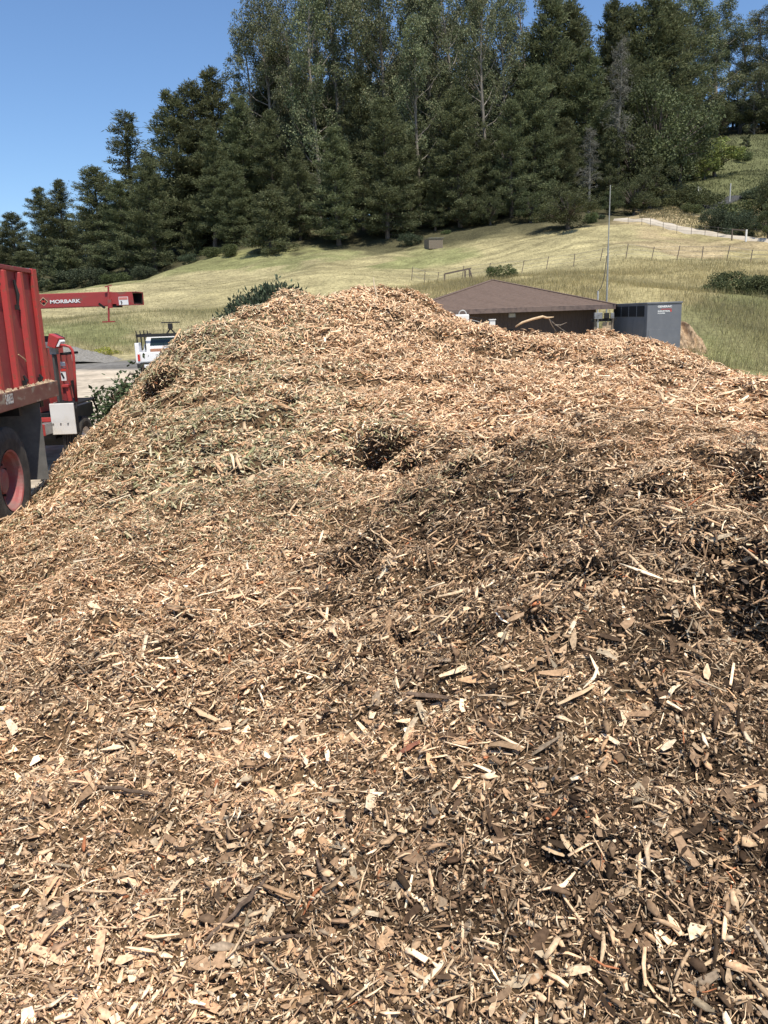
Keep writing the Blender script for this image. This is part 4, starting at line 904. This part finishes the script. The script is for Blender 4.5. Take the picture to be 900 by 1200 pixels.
OAK = [(.080,.096,.040), (.098,.112,.046), (.064,.077,.034), (.118,.128,.056)]
def make_oak(seed, Hh=9., R=5.0, low=.16, ncl=44, nleaf=330, cols=OAK, lf=.27, m=None, trunk=True, flat=.8, clump=.26):
    g = np.random.default_rng(seed); wd = MB() if trunk else None
    if trunk:
        wd.tube([(0,0,-.2),(.15,.05,Hh*.12),(.1,.2,Hh*.28),(.3,.1,Hh*.5)], [.09*R,.07*R,.06*R,.03*R], 8)
    Ps, Ds, B = [], [], []; zc = Hh*(low+(1-low)*.5); hz_ = Hh*(1-low)*.5
    for i in range(ncl):
        u = unit(g.normal(0, 1, 3)); 
        rr = g.random()**.3; c = np.array([u[0]*R*rr, u[1]*R*rr, zc+u[2]*hz_*rr*.9])
        c[:2] *= 1+.18*math.sin(3*math.atan2(u[1], u[0])+seed)
        cs = R*clump*g.uniform(.6, 1.2)
        if trunk: wd.tube([(.1,.1,Hh*.25), ((c[0])*.5,c[1]*.5,(c[2]+Hh*.3)*.5), c], [.03*R,.018*R,.006*R], 5)
        n = int(nleaf*g.uniform(.7, 1.3)); q = unit(g.normal(0, 1, (n, 3)))*(g.random((n, 1))**.35)
        q = c+q*[cs, cs, cs*flat]; keep = vn(q[:, 0]*3/R*2+i, q[:, 2]*3/R*2+q[:, 1], 9) > -.5; q = q[keep]
        q = q[q[:, 2] > .02]
        Ps.append(q); d = unit(q-c)*.7+g.normal(0, .6, (len(q), 3)); d[:, 2] += .15; Ds.append(d); B.append(np.full(len(q), g.uniform(.85, 1.18)))
    P = np.concatenate(Ps); D = np.concatenate(Ds)
    return mesh_tree('oak', [leaves(P, D, lf, lf*.62, g, cols, .22, np.concatenate(B))], wd, m or M_oakleaf, M_trunkd)

KIND = {
 'pine0': (make_pine(11), 30.), 'pine1': (make_pine(12, R=6.8, low=.04, gaps=.3), 30.), 'pine2': (make_pine(13, R=5.6, low=.12, pointy=1.15, gaps=.45), 30.),
 'pine3': (make_pine(14, R=7.2, low=.03, pointy=.85, dens=1.15), 30.), 'sparse': (make_pine(15, R=5.2, low=.25, dens=.5, pointy=1.2, gaps=.6), 30.),
 'young': (make_pine(16, Hh=12., R=4.0, low=.02, dens=.65, pointy=.8), 12.),
 'euc0': (make_euc(21), 45.), 'euc1': (make_euc(22, R=7.5, ncl=56), 45.), 'euc2': (make_euc(23, R=6.0, low=.3, ncl=38), 45.), 'euc3': (make_euc(24, R=7., low=.10, ncl=60), 45.),
 'oak0': (make_oak(31), 9.), 'oak1': (make_oak(32, Hh=11., R=5.5, low=.08, ncl=56), 11.), 'oak2': (make_oak(33, Hh=10, R=4.6, low=.05, ncl=50), 10.),
}
CRED = {}
def plant(kind, label, px, Y, top=None, cat='tree', group=None, h=None, wide=1.0, rot=None, name=None):
    K, Hh = KIND[kind]; p = ground(px, Y)
    if h is None:
        h = at(px, top, Y)[2]-p[2]
    nm = name or {'pine': 'pine_tree', 'euc': 'eucalyptus_tree', 'oak': 'oak_tree', 'spar': 'pine_tree', 'youn': 'pine_tree'}.get(kind[:4].rstrip('0123456789'), 'tree')
    o = empty(nm, p-[0, 0, .15], rot if rot is not None else float(rng.uniform(0, 6.28))); sz = h/Hh; fat = {'pin': 1.55, 'spa': 1.5, 'euc': 1.3, 'you': 1.25}.get(kind[:3], 1.12); o.scale = (sz*wide*fat, sz*wide*fat, sz)
    tag(o, label, cat, group)
    if K['trunk'] is not None:
        a = bpy.data.objects.new('trunk', K['trunk']); col.objects.link(a); a.parent = o
    b = bpy.data.objects.new('crown', K['crown']); col.objects.link(b); b.parent = o
    return o
GW = 'pines and eucalyptus of the dense wood on the hill'
DE = 'tall grey green eucalyptus within the dense middle of the wood'
DP = 'tall dark pine within the dense body of the wood'
for a in [
 # left conifers, far to near
 ('pine3', 'broad dark pine at the far left edge of the picture', 2, 205, 262, 1.3), ('pine1', 'pine with a rounded double top second from the left edge', 24, 200, 250, 1.15),
 ('pine0', 'pointed pine standing clear of the left skyline above the red truck bed', 58, 195, 221, 1.0), ('pine2', 'slim pine next right of the pointed one above the truck bed', 86, 190, 211, 1.0),
 ('pine3', 'wide dark pine left of the sparse topped pine on the skyline', 122, 180, 198, 1.1), ('sparse', 'sparse layered pine whose open top stands alone against the sky on the left', 165, 176, 134, 1.25),
 ('pine1', 'dark bushy pine in front of the sparse topped pine', 150, 162, 212, 1.15), ('pine3', 'broad dark pine with its foot at the top left corner of the meadow', 182, 158, 188, .95),
 ('pine0', 'tall pine left of the pine pair on the skyline', 218, 166, 108, 1.0), ('pine1', 'tall pine with a blunt top, left one of the skyline pair', 240, 168, 99, .8), ('pine0', 'tall pointed pine, right one of the skyline pair', 263, 170, 84, .9),
 ('pine2', 'pine with visible trunk gaps before the skyline pair', 250, 158, 150, .9), ('pine3', 'low dark pine below the skyline pair', 275, 156, 190, 1.0), ('pine0', 'tall dark pine left of the first eucalyptus', 290, 162, 112, .9),
 ('young', 'young bushy pine at the upper edge of the meadow left of centre', 318, 143, 228, 1.15), ('pine0', 'dark pine with drooping low boughs shading the meadow edge', 398, 147, 150, 1.0), ('pine3', 'dense dark pine right of the one with drooping boughs', 455, 148, 118, .85),
 ('pine1', 'dark pine behind the young bushy pine', 352, 152, 175, .9), ('pine2', 'dark narrow pine in front of the eucalyptus trunks left of centre', 425, 158, 90, .9),
 ('young', 'small round pine in the gap under the skyline pair', 225, 160, 262, 1.0), ('young', 'low young pine at the foot of the wood left of the meadow corner', 118, 165, 290, 1.2), ('young', 'low young pine above the red chute', 75, 170, 292, 1.3), ('young', 'low young pine above the end of the red truck bed', 35, 175, 296, 1.4),
 # eucalyptus mass
 ('euc0', 'first eucalyptus of the skyline, its leaning top left of all the others', 303, 172, 44, 1.0), ('euc1', 'eucalyptus whose top meets the sky at the top edge left of centre', 325, 168, 2, .95), ('euc3', DE, 352, 165, 18, .9), ('euc0', DE, 372, 162, -12, .95),
 ('euc2', DE, 398, 168, -25, 1.0), ('euc1', DE, 425, 165, -20, .9), ('euc3', DE, 452, 162, -30, .95), ('euc0', DE, 478, 168, -22, .95), ('euc2', 'eucalyptus with a pale bare trunk left of the forest centre', 492, 154, 20, .9), ('euc1', DE, 505, 166, -30, .9),
 ('euc3', DE, 530, 160, -18, .95), ('euc2', 'eucalyptus with the whitest trunk showing in the forest right of centre', 566, 152, -8, .95), ('euc0', DE, 560, 170, -30, .9), ('euc1', DE, 590, 164, 2, .9), ('euc3', DE, 615, 170, -5, .85), ('euc3', DE, 345, 180, -5, 1.0), ('euc1', DE, 385, 185, -15, 1.0), ('euc0', DE, 440, 185, -30, 1.0), ('euc2', DE, 500, 185, -35, 1.0), ('euc1', DE, 540, 185, -30, 1.0),
 # pines right of centre
 ('pine3', 'dark pine in front of the eucalyptus right of the weathered hut', 540, 150, 105, .85), ('pine1', 'dark pine rising behind the round oak by the meadow', 600, 148, 120, .85), ('pine0', 'tall dark pine at the top edge left of the first sky gap on the right', 645, 162, -6, .8), ('pine3', 'dense dark pine crown above the round oak', 628, 152, 80, .8),
 ('pine1', 'tall pine at the top edge between the two small sky gaps', 668, 168, 6, .8), ('pine2', 'pine with a pointed tip between the sky gaps at the top right', 706, 170, 4, .8), ('pine3', 'broad dark pine touching the top edge right of the grey dead tree', 755, 172, -4, .95), ('pine0', DP, 690, 160, 60, .85), ('pine1', DP, 735, 166, 70, .85), ('pine3', DP, 660, 152, 140, .8),
 ('pine0', 'mid height dark pine just left of the big dark oak', 712, 152, 150, .8), ('pine3', DP, 570, 150, 165, .8), ('pine0', DP, 510, 150, 175, .75), ('pine1', DP, 480, 152, 160, .75), ('pine2', DP, 330, 158, 130, .9),
 ('pine3', 'dense pine filling the top right part of the wood beside the airy eucalyptus', 778, 176, 12, .95), ('euc3', 'eucalyptus behind the pines between the two sky gaps', 688, 182, 22, 1.0), ('euc1', DE, 640, 178, -12, 1.0), ('pine1', DP, 725, 176, 14, .9), ('euc3', DE, 770, 186, 6, 1.1),
 ('euc3', 'leafy eucalyptus filling the far right above the ridge', 868, 236, 30, 1.5), ('euc1', 'dense eucalyptus at the right edge in front of the corner one', 896, 229, 22, 1.6), ('euc3', 'leafy eucalyptus left of the right hand sky gap', 822, 227, 22, 1.5), ('euc3', 'lower leafy eucalyptus over the clearing at the right edge', 882, 224, 78, 1.5),
 # right
 ('euc2', 'airy eucalyptus with sky showing through, left of the right hand sky gap', 802, 225, -6, 1.7), ('euc0', 'airy eucalyptus with a round top beside the right hand sky gap', 832, 232, 4, 1.6), ('euc3', 'thin eucalyptus just under the right hand sky gap', 850, 245, 45, 1.2), ('euc2', 'eucalyptus right of the sky gap with bare dark trunks below', 884, 240, 12, 1.6), ('euc0', 'eucalyptus at the top right corner of the picture', 912, 238, 8, 1.6), ('euc1', 'low eucalyptus on the ridge under the right hand sky gap', 862, 250, 72, 1.2),
 ('oak1', 'dark tree on the ridge behind the small pale trees', 842, 228, 118, 1.1), ('oak2', 'dark tree at the right edge on the ridge', 905, 222, 105, 1.2), ('pine1', 'dark pine on the ridge behind the big dark oak', 800, 215, 100, .9)]:
    kd, lb, px, Y, tp_, wdn = a
    plant(kd, lb, px, Y, tp_, 'tree', GW if lb in (DE, DP) else None, wide=wdn)
g = np.random.default_rng(99)
for i in range(34):   # the far ranks of the wood, seen only through gaps
    px = 205+i*13.5+g.uniform(-8, 8); Y = g.uniform(176, 206); kd = ['pine0', 'euc3', 'pine3', 'pine1'][i % 4]
    tp_ = np.interp(px, [200, 240, 290, 330, 620, 700, 800], [190, 160, 120, 60, 60, 80, 130])+g.uniform(0, 50)
    plant(kd, DE if kd[0] == 'e' else DP, px, Y, tp_, group=GW, wide=1.1)
for i in range(14):
    px = -15+i*17.+g.uniform(-6, 6); plant('pine3' if i % 2 else 'pine1', 'dark pine in the far rank of the wood on the left', px, g.uniform(215, 228), np.interp(px, [-20, 100, 220], [290, 245, 200])+g.uniform(0, 18), group='far rank of pines on the left', wide=1.1)
for i in range(12):
    px = 775+i*14.; plant('oak1' if i % 2 else 'oak2', 'dark broad tree in the far rank behind the clearing', px, g.uniform(228, 250), 118+g.uniform(-18, 14), group='far rank of dark trees behind the clearing', wide=1.2)
for kd, lb, px, Y, tp_, wdn in [
 ('oak1', 'round dark oak standing alone at the meadow edge, shade under it', 666, 131, 217, 1.3), ('oak1', 'dark oak with a leaning trunk at the left end of the pale road', 742, 144, 205, 1.0125000000000002), ('oak2', 'small dark oak left of the leaning one by the road end', 716, 143, 222, 0.945),
 ('oak1', 'big dark spreading oak above the road, tallest of the oaks', 768, 160, 92, .82), ('oak2', 'dark oak crown on the left flank of the big spreading oak', 742, 156, 128, .8), ('oak1', 'dark oak on the right flank of the big spreading oak', 796, 168, 118, .55), ('oak2', 'dark low oak below the big spreading oak', 762, 149, 180, .9),
 ('oak2', 'dark oak beside the round lone oak, half hidden by it', 622, 143, 222, 1.08), ('oak1', 'dark low oak in the shade right of the weathered hut', 575, 146, 225, .9), ('oak1', 'dark oak at the right edge hanging over the road', 915, 124, 188, .75), ('oak2', 'dark bushy oak at the right edge just under the overhanging one', 900, 113, 236, .65)]:
    plant(kd, lb, px, Y, tp_, wide=wdn)
# small pale trees
YEL = [(.20,.22,.06), (.26,.26,.09), (.15,.18,.06)]
KIND['light'] = (make_oak(41, Hh=7, R=2.8, low=.05, ncl=30, nleaf=170, cols=YEL, lf=.28, m=M_shrub), 7.); KIND['slim'] = (make_oak(42, Hh=8, R=1.6, low=.1, ncl=22, nleaf=150, cols=[(.16,.18,.09),(.12,.14,.07)], lf=.26, m=M_shrub), 8.)
plant('light', 'small yellow green tree on the grassy clearing right of the big oak', 838, 176, 162, wide=1.5, name='young_tree')
plant('light', 'smaller yellowish tree touching the left side of the yellow green one', 826, 172, 178, wide=.9, name='young_tree')
plant('slim', 'slim pale trunked tree on the clearing, right of the yellow green one', 874, 196, 152, wide=1.2, name='young_tree')
# grey dead tree
g = np.random.default_rng(51); wd = MB(); Ps = []
wd.tube([(0,0,0),(.2,.1,8),(.1,0,16),(.3,.2,24),(.2,.1,30)], [.45,.36,.28,.15,.04], 7)
for i in range(64):
    t = .30+.68*(i+g.random())/64; az = g.uniform(0, 6.283); L_ = 4.6*(1-t)**.4*g.uniform(.25, 1.2)+.5; p0 = np.array([.15,.08,30*t]); el = g.uniform(-.1, .7)
    d = np.array([math.cos(az)*math.cos(el), math.sin(az)*math.cos(el), math.sin(el)]); pts = [p0, p0+d*L_*.5+[0,0,.15*L_], p0+d*L_+[0,0,-.05*L_]]
    wd.tube(pts, [.11,.07,.02], 4)
    for k in range(9):
        s_ = g.uniform(.3, 1); q = p0+d*L_*s_+[0, 0, .1*L_]; e = g.normal(0, 1, 3); e /= np.linalg.norm(e); wd.tube([q, q+e*.6, q+e*1.2+[0, 0, -.25]], [.035,.025,.012], 3); Ps.append(q+e*g.uniform(.2, 1.3)+g.normal(0, .25, (11, 3)))
P = np.concatenate(Ps); dd = g.normal(0, .5, P.shape); dd[:, 2] -= .5
M_lich = attr_mat('lichen', .9, .1, .2, 2, objvar=0)
KIND['dead'] = (mesh_tree('dead', [leaves(P, dd, .34, .10, g, [(.15,.15,.12), (.11,.11,.085), (.19,.185,.155)], .2)], wd, M_lich, M_deadw), 30.)
plant('dead', 'leafless grey lichen covered tree among the dark pines on the right', 722, 153, 45, name='dead_tree', wide=.75)
plant('dead', 'short grey dead tree low before the pines left of the pale tall one', 690, 145, 150, name='dead_tree', wide=1.1)

# shrubs
COY = [(.055,.075,.04), (.07,.09,.05), (.045,.06,.034), (.085,.10,.055)]
KIND['shrub0'] = (make_oak(61, Hh=3, R=2.2, low=0, ncl=40, nleaf=230, cols=COY, lf=.15, m=M_shrub, trunk=False, clump=.27), 3.)
KIND['shrub1'] = (make_oak(62, Hh=2.4, R=2.8, low=0, ncl=44, nleaf=230, cols=OAK, lf=.16, m=M_shrub, trunk=False, clump=.25), 2.4)
KIND['shrub2'] = (make_oak(63, Hh=2.6, R=2.2, low=0, ncl=34, nleaf=200, cols=[(.10,.13,.05), (.13,.15,.06), (.08,.10,.04)], lf=.17, m=M_shrub, trunk=False, clump=.28), 2.6)
# bush with upright shoots behind the pile
g = np.random.default_rng(64); Ps, Ds = [], []; wd = MB()
for i in range(430):
    a = g.uniform(0, 6.283); r_ = g.random()**.5*1.9; b = np.array([math.cos(a)*r_*.5, math.sin(a)*r_*.5, 0]); tip = np.array([math.cos(a)*r_*1.15, math.sin(a)*r_, 2.6*math.sqrt(max(.08, 1-(r_/2.15)**2))*g.uniform(.88, 1.02)])
    if i == 0: tip = np.array([.15, 0, 2.8])
    wd.tube([b, b*.6+tip*.4, tip], [.02,.014,.005], 3)
    for s_ in g.uniform(.3, 1.0, 42): q = b+(tip-b)*s_+g.normal(0, .06, 3); Ps.append(q); dd = (tip-b)/np.linalg.norm(tip-b)*.8+g.normal(0, .45, 3); Ds.append(dd)
KIND['coyote'] = (mesh_tree('coyote', [leaves(np.array(Ps), np.array(Ds), .18, .07, g, COY, .22)], wd, M_shrub, M_trunkd), 2.75)
def shrub(kd, lb, px, Y, top, wdn=1.0, nm='shrub'): return plant(kd, lb, px, Y, top, 'shrub', wide=wdn, name=nm)
shrub('coyote', 'grey green bush with upright shoots behind the top left of the pile', 326, 46, 323, .84).rotation_euler.z = 0
shrub('shrub2', 'small green bush in the tall grass just above the roof peak', 589, 84, 308, .95); shrub('shrub2', 'tiny green bush right of the bush above the roof', 603, 84, 316, .6)
shrub('shrub1', 'dark sprawling bush on the slope right of the generator', 858, 66, 317, .95); shrub('shrub1', 'dark bush at the right edge of the slope above the bare soil', 893, 64, 322, .95)
shrub('shrub0', 'dark green bush on the uphill side of the pale road, left one', 838, 123, 242, .9); shrub('shrub2', 'green bush behind the dark one on the uphill side of the road', 858, 126, 234, .9); shrub('shrub0', 'dark green bush right of the one uphill of the road', 868, 119, 245, .9)
shrub('shrub0', 'little round bush at the left end of the road under the oaks', 760, 137, 251, .8)
shrub('shrub2', 'light green bush along the wood edge below the skyline pair of pines', 246, 148, 288, 1.1); shrub('shrub0', 'dark bush at the wood edge left of the light green one', 222, 149, 296, 1.2); shrub('shrub2', 'green bush at the wood edge just left of the young pine', 268, 146, 284, .9); shrub('shrub0', 'dark bush left of the hut under the pines', 480, 142, 272, 1.2); shrub('shrub2', 'bright green bush behind the weathered hut', 522, 145, 268, 1.0)
shrub('shrub0', 'dark bush under the pines at the top left corner of the meadow', 168, 152, 310, 1.2); shrub('shrub0', 'low dark bush right of the round lone oak', 705, 140, 250, .9); shrub('shrub2', 'olive bush next to the round lone oak near the mast', 692, 138, 247, .8)
shrub('shrub1', 'grey brown brush below the white markers on the clearing', 805, 150, 218, 1.1); shrub('shrub2', 'light green tuft of brush above the road bend', 812, 142, 236, 1.2); shrub('shrub2', 'pale bush under the slim tree on the clearing', 872, 188, 176, 1.0); shrub('shrub0', 'dark bush in the shade at the upper right edge', 895, 150, 215, 1.5)
shrub('shrub0', 'dark bush at the far left wood edge above the truck', 15, 165, 312, 1.5); shrub('shrub0', 'dark bush above the red chute at the wood edge', 100, 158, 312, 1.5); shrub('shrub2', 'green bush above the tip of the red chute', 140, 152, 318, 1.2)
# mustard in flower
YM = [(.50,.46,.04), (.42,.42,.05), (.15,.18,.05), (.20,.22,.06)]
KIND['must'] = (make_oak(71, Hh=1.2, R=1.1, low=0, ncl=30, nleaf=90, cols=YM, lf=.09, m=M_shrub, trunk=False), 1.2)
shrub('must', 'yellow flowering mustard clump beside the gravel heap', 122, 53, 404, 1.1, 'mustard_plant'); shrub('must', 'smaller yellow flowering clump right of the larger one', 138, 53.5, 408, .9, 'mustard_plant')

# cut leafy branches lying at the foot of the pile
g = np.random.default_rng(81); LB = empty('cut_branch', at(122, 487, 15.2)); tag(LB, 'pile of cut leafy green branches lying at the left foot of the chip pile', 'branches')
lb0 = np.array(LB.location); Ps, Ds = [], []; wd = MB()
for i in range(46):
    s0 = np.array([*at(g.uniform(128, 165), 470, 14.6)[:2], .15]) ; e_px = g.uniform(106, 172); e = at(e_px, 470 - max(0, (e_px-112))*.62 + g.uniform(-12, 26), 15.2+g.normal(0, .5)); s0 = s0+g.normal(0, .15, 3)
    e[2] = max(e[2], .06); m_ = (s0+e)/2+[0, 0, .15]; wd.tube([s0-lb0, m_-lb0, e-lb0], [.012,.009,.004], 4)
    for k in range(34):
        t = g.uniform(.25, 1.05); q = s0*(1-t)**2+2*m_*t*(1-t)+e*t*t if t < 1 else e; q = q+g.normal(0, .085, 3); Ps.append(q-lb0); Ds.append(g.normal(0, 1, 3)+[0, 0, .2])
e = at(147, 446, 15.6); wd.tube([np.array([*at(158, 440, 15)[:2], at(160, 439, 15.0)[2]])-lb0, at(152, 438, 15.4)-lb0, e-lb0, at(142, 455, 15.8)-lb0], [.02,.017,.012,.006], 5)
V, Fc, C = leaves(np.array(Ps), np.array(Ds), .10, .055, g, [(.06,.095,.04), (.08,.12,.05), (.045,.075,.035), (.11,.15,.07)], .2)
np_mesh('foliage', V, Fc, M_shrub, LB, C); wd.build('stems', M_bark, LB)

# gravel heap at the far side of the yard
gx = np.linspace(-13.5, 0, 160); gy = np.linspace(-1.8, 2.6, 60); X, Y = np.meshgrid(gx, gy)
hc = at(145, 430, 50.0)
def heapz(X, Y): return 1.55*np.exp(-(Y/1.5)**2)*np.clip((-X)/5.5, 0, 1)**.7*(1+.18*vn(X/1.3, Y/1.3, 51))+.10*vn(X/.3, Y/.3, 52)*np.exp(-(Y/1.8)**2)-.10
V = np.stack([X, Y, heapz(X, Y)], -1).reshape(-1, 3); i = np.arange(V.shape[0]).reshape(X.shape); Fc = np.stack([i[:-1,:-1], i[:-1,1:], i[1:,1:], i[1:,:-1]], -1).reshape(-1, 4)
M_grav = worn('grey_gravel', (.27, .25, .22), (.15, .14, .12), 9, .35, .65, rough=.95, bump=.06, c3=(.3, .29, .27), scale3=14)
gh_ = np_mesh('gravel_heap', V, Fc, M_grav, smooth=True); gh_.location = (hc[0], 50.0, 0); tag(gh_, 'long low grey gravel heap on the far side of the yard', 'gravel heap')

# ------------------------------------------------------------------ fences, hut, road, markers
M_post = worn('rusty_post', (.12, .09, .07), (.2, .17, .14), 12, rough=.9); M_wire = mat('wire', (.22, .21, .2), .5, .7)
def wire_fence(name, label, pts, hgt, lean=.0, wires=(.35,.65,.95), th=.07, mt=None):
    o = empty(name, ground(*pts[0])); tag(o, label, 'fence'); b = np.array(o.location); tops = []
    for i, (px, Y) in enumerate(pts):
        q = ground(px, Y)-b; ln = lean*rng.uniform(.3, 1.7); tp2 = q+[ln, 0, hgt*rng.uniform(.9, 1.1)]; tops.append((q, tp2)); MB().beam(q-[0, 0, .2], tp2, th, th).build('post', mt or M_post, o)
    for f in wires:
        mb = MB()
        mb.tube([q+(t-q)*f for q, t in tops], .012, 4); mb.build('wire', M_wire, o)
    return o
wire_fence('wire_fence', 'wire fence on leaning metal posts crossing the slope above the building', [(482,99),(497,98.5),(512,98),(541,97.5),(571,97),(611,97),(640,96.5),(672,96),(703,95.5),(733,95),(763,94.5),(793,94),(822,93),(851,92),(879,91),(908,90)], 1.45, .22)
wire_fence('wire_fence', 'low wire fence on thin posts along the lower side of the pale road', [(736,130),(752,128.5),(762,127),(777,125),(793,123),(810,121),(826,119),(841,117.5),(857,116)], 1.25, .0, th=.05)
HB = empty('wooden_brace', ground(536, 93)); tag(HB, 'sagging wooden fence brace standing in tall grass left of the roof bush', 'fence brace'); hb0 = np.array(HB.location)
a, b, c = ground(521, 93), ground(545, 93), ground(551, 93); ta_, tb_, tc_ = at(521,321,93), at(545,317,93), at(550,315,93)
for q, t in ((a, ta_), (b, tb_), (c, tc_)): MB().beam(q-hb0-[0,0,.2], t-hb0, .16, .16).build('post', M_post, HB)
MB().beam(ta_-hb0, tc_-hb0+[.2,0,.05], .14, .16).build('rail', M_post, HB); MB().beam(tc_-hb0, c-hb0+[.3,.2,.3], .1, .1).build('diagonal', M_post, HB)
hp = ground(508, 134); hh_ = at(508, 279, 134)[2]-hp[2]
HU = empty('weathered_hut', hp, math.radians(18)); tag(HU, 'small weathered grey wooden hut at the foot of the wood above the meadow', 'hut')
MB().box(-1.15,1.15,-1,1,-.2,hh_-.15).build('wall', M_wood, HU); mb = MB()
for i in range(11): mb.box(-1.13+i*.21, -1.13+i*.21+.17, -1.03,-1.005,-.2,hh_-.16+.03*(i % 3))
mb.build('boards', M_wood, HU); MB().add([(-1.25,-1.15,hh_-.12),(1.25,-1.15,hh_-.10),(1.25,1.1,hh_+.1),(-1.25,1.1,hh_+.08),(-1.25,-1.15,hh_-.07),(1.25,-1.15,hh_-.05),(1.25,1.1,hh_+.15),(-1.25,1.1,hh_+.13)], [(0,3,2,1),(4,5,6,7),(0,1,5,4),(1,2,6,5),(2,3,7,6),(3,0,4,7)]).build('roof', M_grey, HU)
# pale road on the hillside
M_road = worn('pale_road', (.50, .44, .35), (.42, .36, .28), .6, rough=.95); M_asph = worn('asphalt', (.055, .055, .055), (.07, .068, .065), .8, rough=.95)
def ribbon(name, pts, wd_, mt, up=.22):
    P = [ground(*p) for p in pts]; Q = []
    for i in range(len(P)-1):
        for t in np.linspace(0, 1, 8, endpoint=False): Q.append(P[i]*(1-t)+P[i+1]*t)
    Q.append(P[-1]); Q = np.array(Q); d = np.gradient(Q, axis=0); nn_ = unit(np.stack([-d[:, 1], d[:, 0], 0*d[:, 0]], 1)); V = []
    m_ = 5
    zc_ = tz(Q[:, 0], Q[:, 1])
    for k in range(m_):
        q = Q+nn_*wd_*(k/(m_-1)-.5); q[:, 2] = zc_+up+.06*(k-2)*wd_/4; V.append(q)
    V.append(V[-1]+nn_*.6-[0, 0, 1.2]); V.insert(0, V[0]-nn_*.6-[0, 0, 1.2]); m_ += 2
    V = np.stack(V, 1).reshape(-1, 3); n = len(Q); i = np.arange(n*m_).reshape(n, m_); Fc = np.stack([i[:-1,:-1], i[1:,:-1], i[1:,1:], i[:-1,1:]], -1).reshape(-1, 4)
    return tag(np_mesh(name, V, Fc, mt, smooth=True), kind='structure')
ribbon('road', [(725,136.5),(740,134),(765,130),(800,124.5),(840,119),(870,115.5),(910,112),(950,109)], 1.9, M_road)
ribbon('path', [(822,151),(838,149),(850,151),(862,155)], 2.4, M_asph)
GT = empty('road_gate', ground(866, 113.5)); tag(GT, 'dark bar gate with a white end post closing the pale road on the right', 'gate'); g0 = np.array(GT.location)
a, b = ground(857.5, 114), ground(874, 113); MB().beam(a-g0, a-g0+[0,0,1.5], .14, .14).build('post', M_post, GT); MB().beam(b-g0, b-g0+[0,0,1.5], .2, .2).build('end_post', M_white, GT); MB().beam(a-g0+[0,0,1.4], b-g0+[0,0,1.4], .08, .16).build('bar', M_post, GT); MB().beam(a-g0+[0,0,.7], b-g0+[0,0,.7], .06, .08).build('bar', M_post, GT)
for lb, px, tp_ in (('white marker post on the clearing, left one of two', 818, 218), ('white marker post on the clearing, right one of two', 821, 220)):
    q = ground(px, 160); hq = at(px, tp_, 160)[2]-q[2]; hq = max(hq, .9); o = MB().beam((0,0,-.2),(0,0,hq),.22,.1).build('marker_post', M_white); o.location = q; tag(o, lb, 'marker post')
q = ground(855, 150); o = MB().beam((0,0,-.2),(0,0,max(1.5, at(855,215,150)[2]-q[2])),.16,.16).build('pole', M_pale); o.location = q; tag(o, 'short pale pole beside the dark path on the clearing', 'pole')

# ------------------------------------------------------------------ grass (blades in clumps)
def grass(name, N, pyr, Yr, hts, wdt, cols, label=None, dens=None, seed=1, dirz=.35):
    g = np.random.default_rng(seed); Y = Yr[0]+(Yr[1]-Yr[0])*g.random(N); px = g.uniform(pyr[0], pyr[1], N)
    X = (px-450)/F*Y*1.02
    if dens is not None: k = dens(X, Y, px) > g.random(N); X, Y = X[k], Y[k]
    P = np.stack([X, Y, tz(X, Y)-.03], 1); n = len(P); D = g.normal(0, dirz, (n, 3)); D[:, 2] = 1
    base = terr_col(P)*1.0; pick = np.array(cols)[g.integers(0, len(cols), n)]
    V, Fc, C = leaves(P, D, 1.0, wdt, g, (1, 1, 1), .14)
    V = V.reshape(n, 4, 3); hs = (hts[0]+(hts[1]-hts[0])*g.random(n)**1.5)[:, None, None]; V = P[:, None]+(V-P[:, None])*np.concatenate([hs, hs, hs], 2)*[1, 1, 1]; 
    C = C.reshape(n, 4, 3)*(.55*base+.45*pick)[:, None]; o = np_mesh(name, V.reshape(-1, 3), Fc, M_blade, None, C.reshape(-1, 3)); tag(o, kind='stuff'); return o
M_blade = attr_mat('grass_blades', .8, .35, .1, .5, spec=.15)
patch = lambda X, Y, px: np.clip(.7+.7*vn(X/4, Y/6, 61), .1, 1)
_rl = np.array([ground(*p)[:2] for p in [(725,136.5),(740,134),(765,130),(800,124.5),(840,119),(870,115.5),(910,112),(950,109)]])
def offroad(X, Y, px):
    yr = np.interp(X, _rl[:, 0], _rl[:, 1]); return np.where((Y > yr-5.5) & (Y < yr+3.) & (X > _rl[0, 0]-2), 0., 1.)
grass('tall_grass', 230000, (440, 960), (40.5, 93), (.18, .62), .045, [(.52,.43,.23), (.41,.36,.17), (.56,.46,.28), (.32,.28,.13)], seed=2, dens=patch)
grass('tall_grass', 100000, (-60, 330), (52.5, 80), (.15, .5), .045, [(.42,.39,.19), (.30,.31,.14), (.50,.43,.24)], seed=3, dens=patch)
grass('mown_grass', 160000, (-60, 960), (75, 142), (.04, .16), .35, [(.42,.36,.20), (.32,.29,.15), (.48,.41,.24)], seed=4, dirz=.9, dens=offroad)
grass('green_grass', 50000, (740, 960), (118, 215), (.2, .5), .3, [(.14,.155,.07), (.21,.205,.10)], seed=5, dens=lambda X, Y, px: (Y > np.interp(X, _rl[:, 0], _rl[:, 1])+3)*1.0)
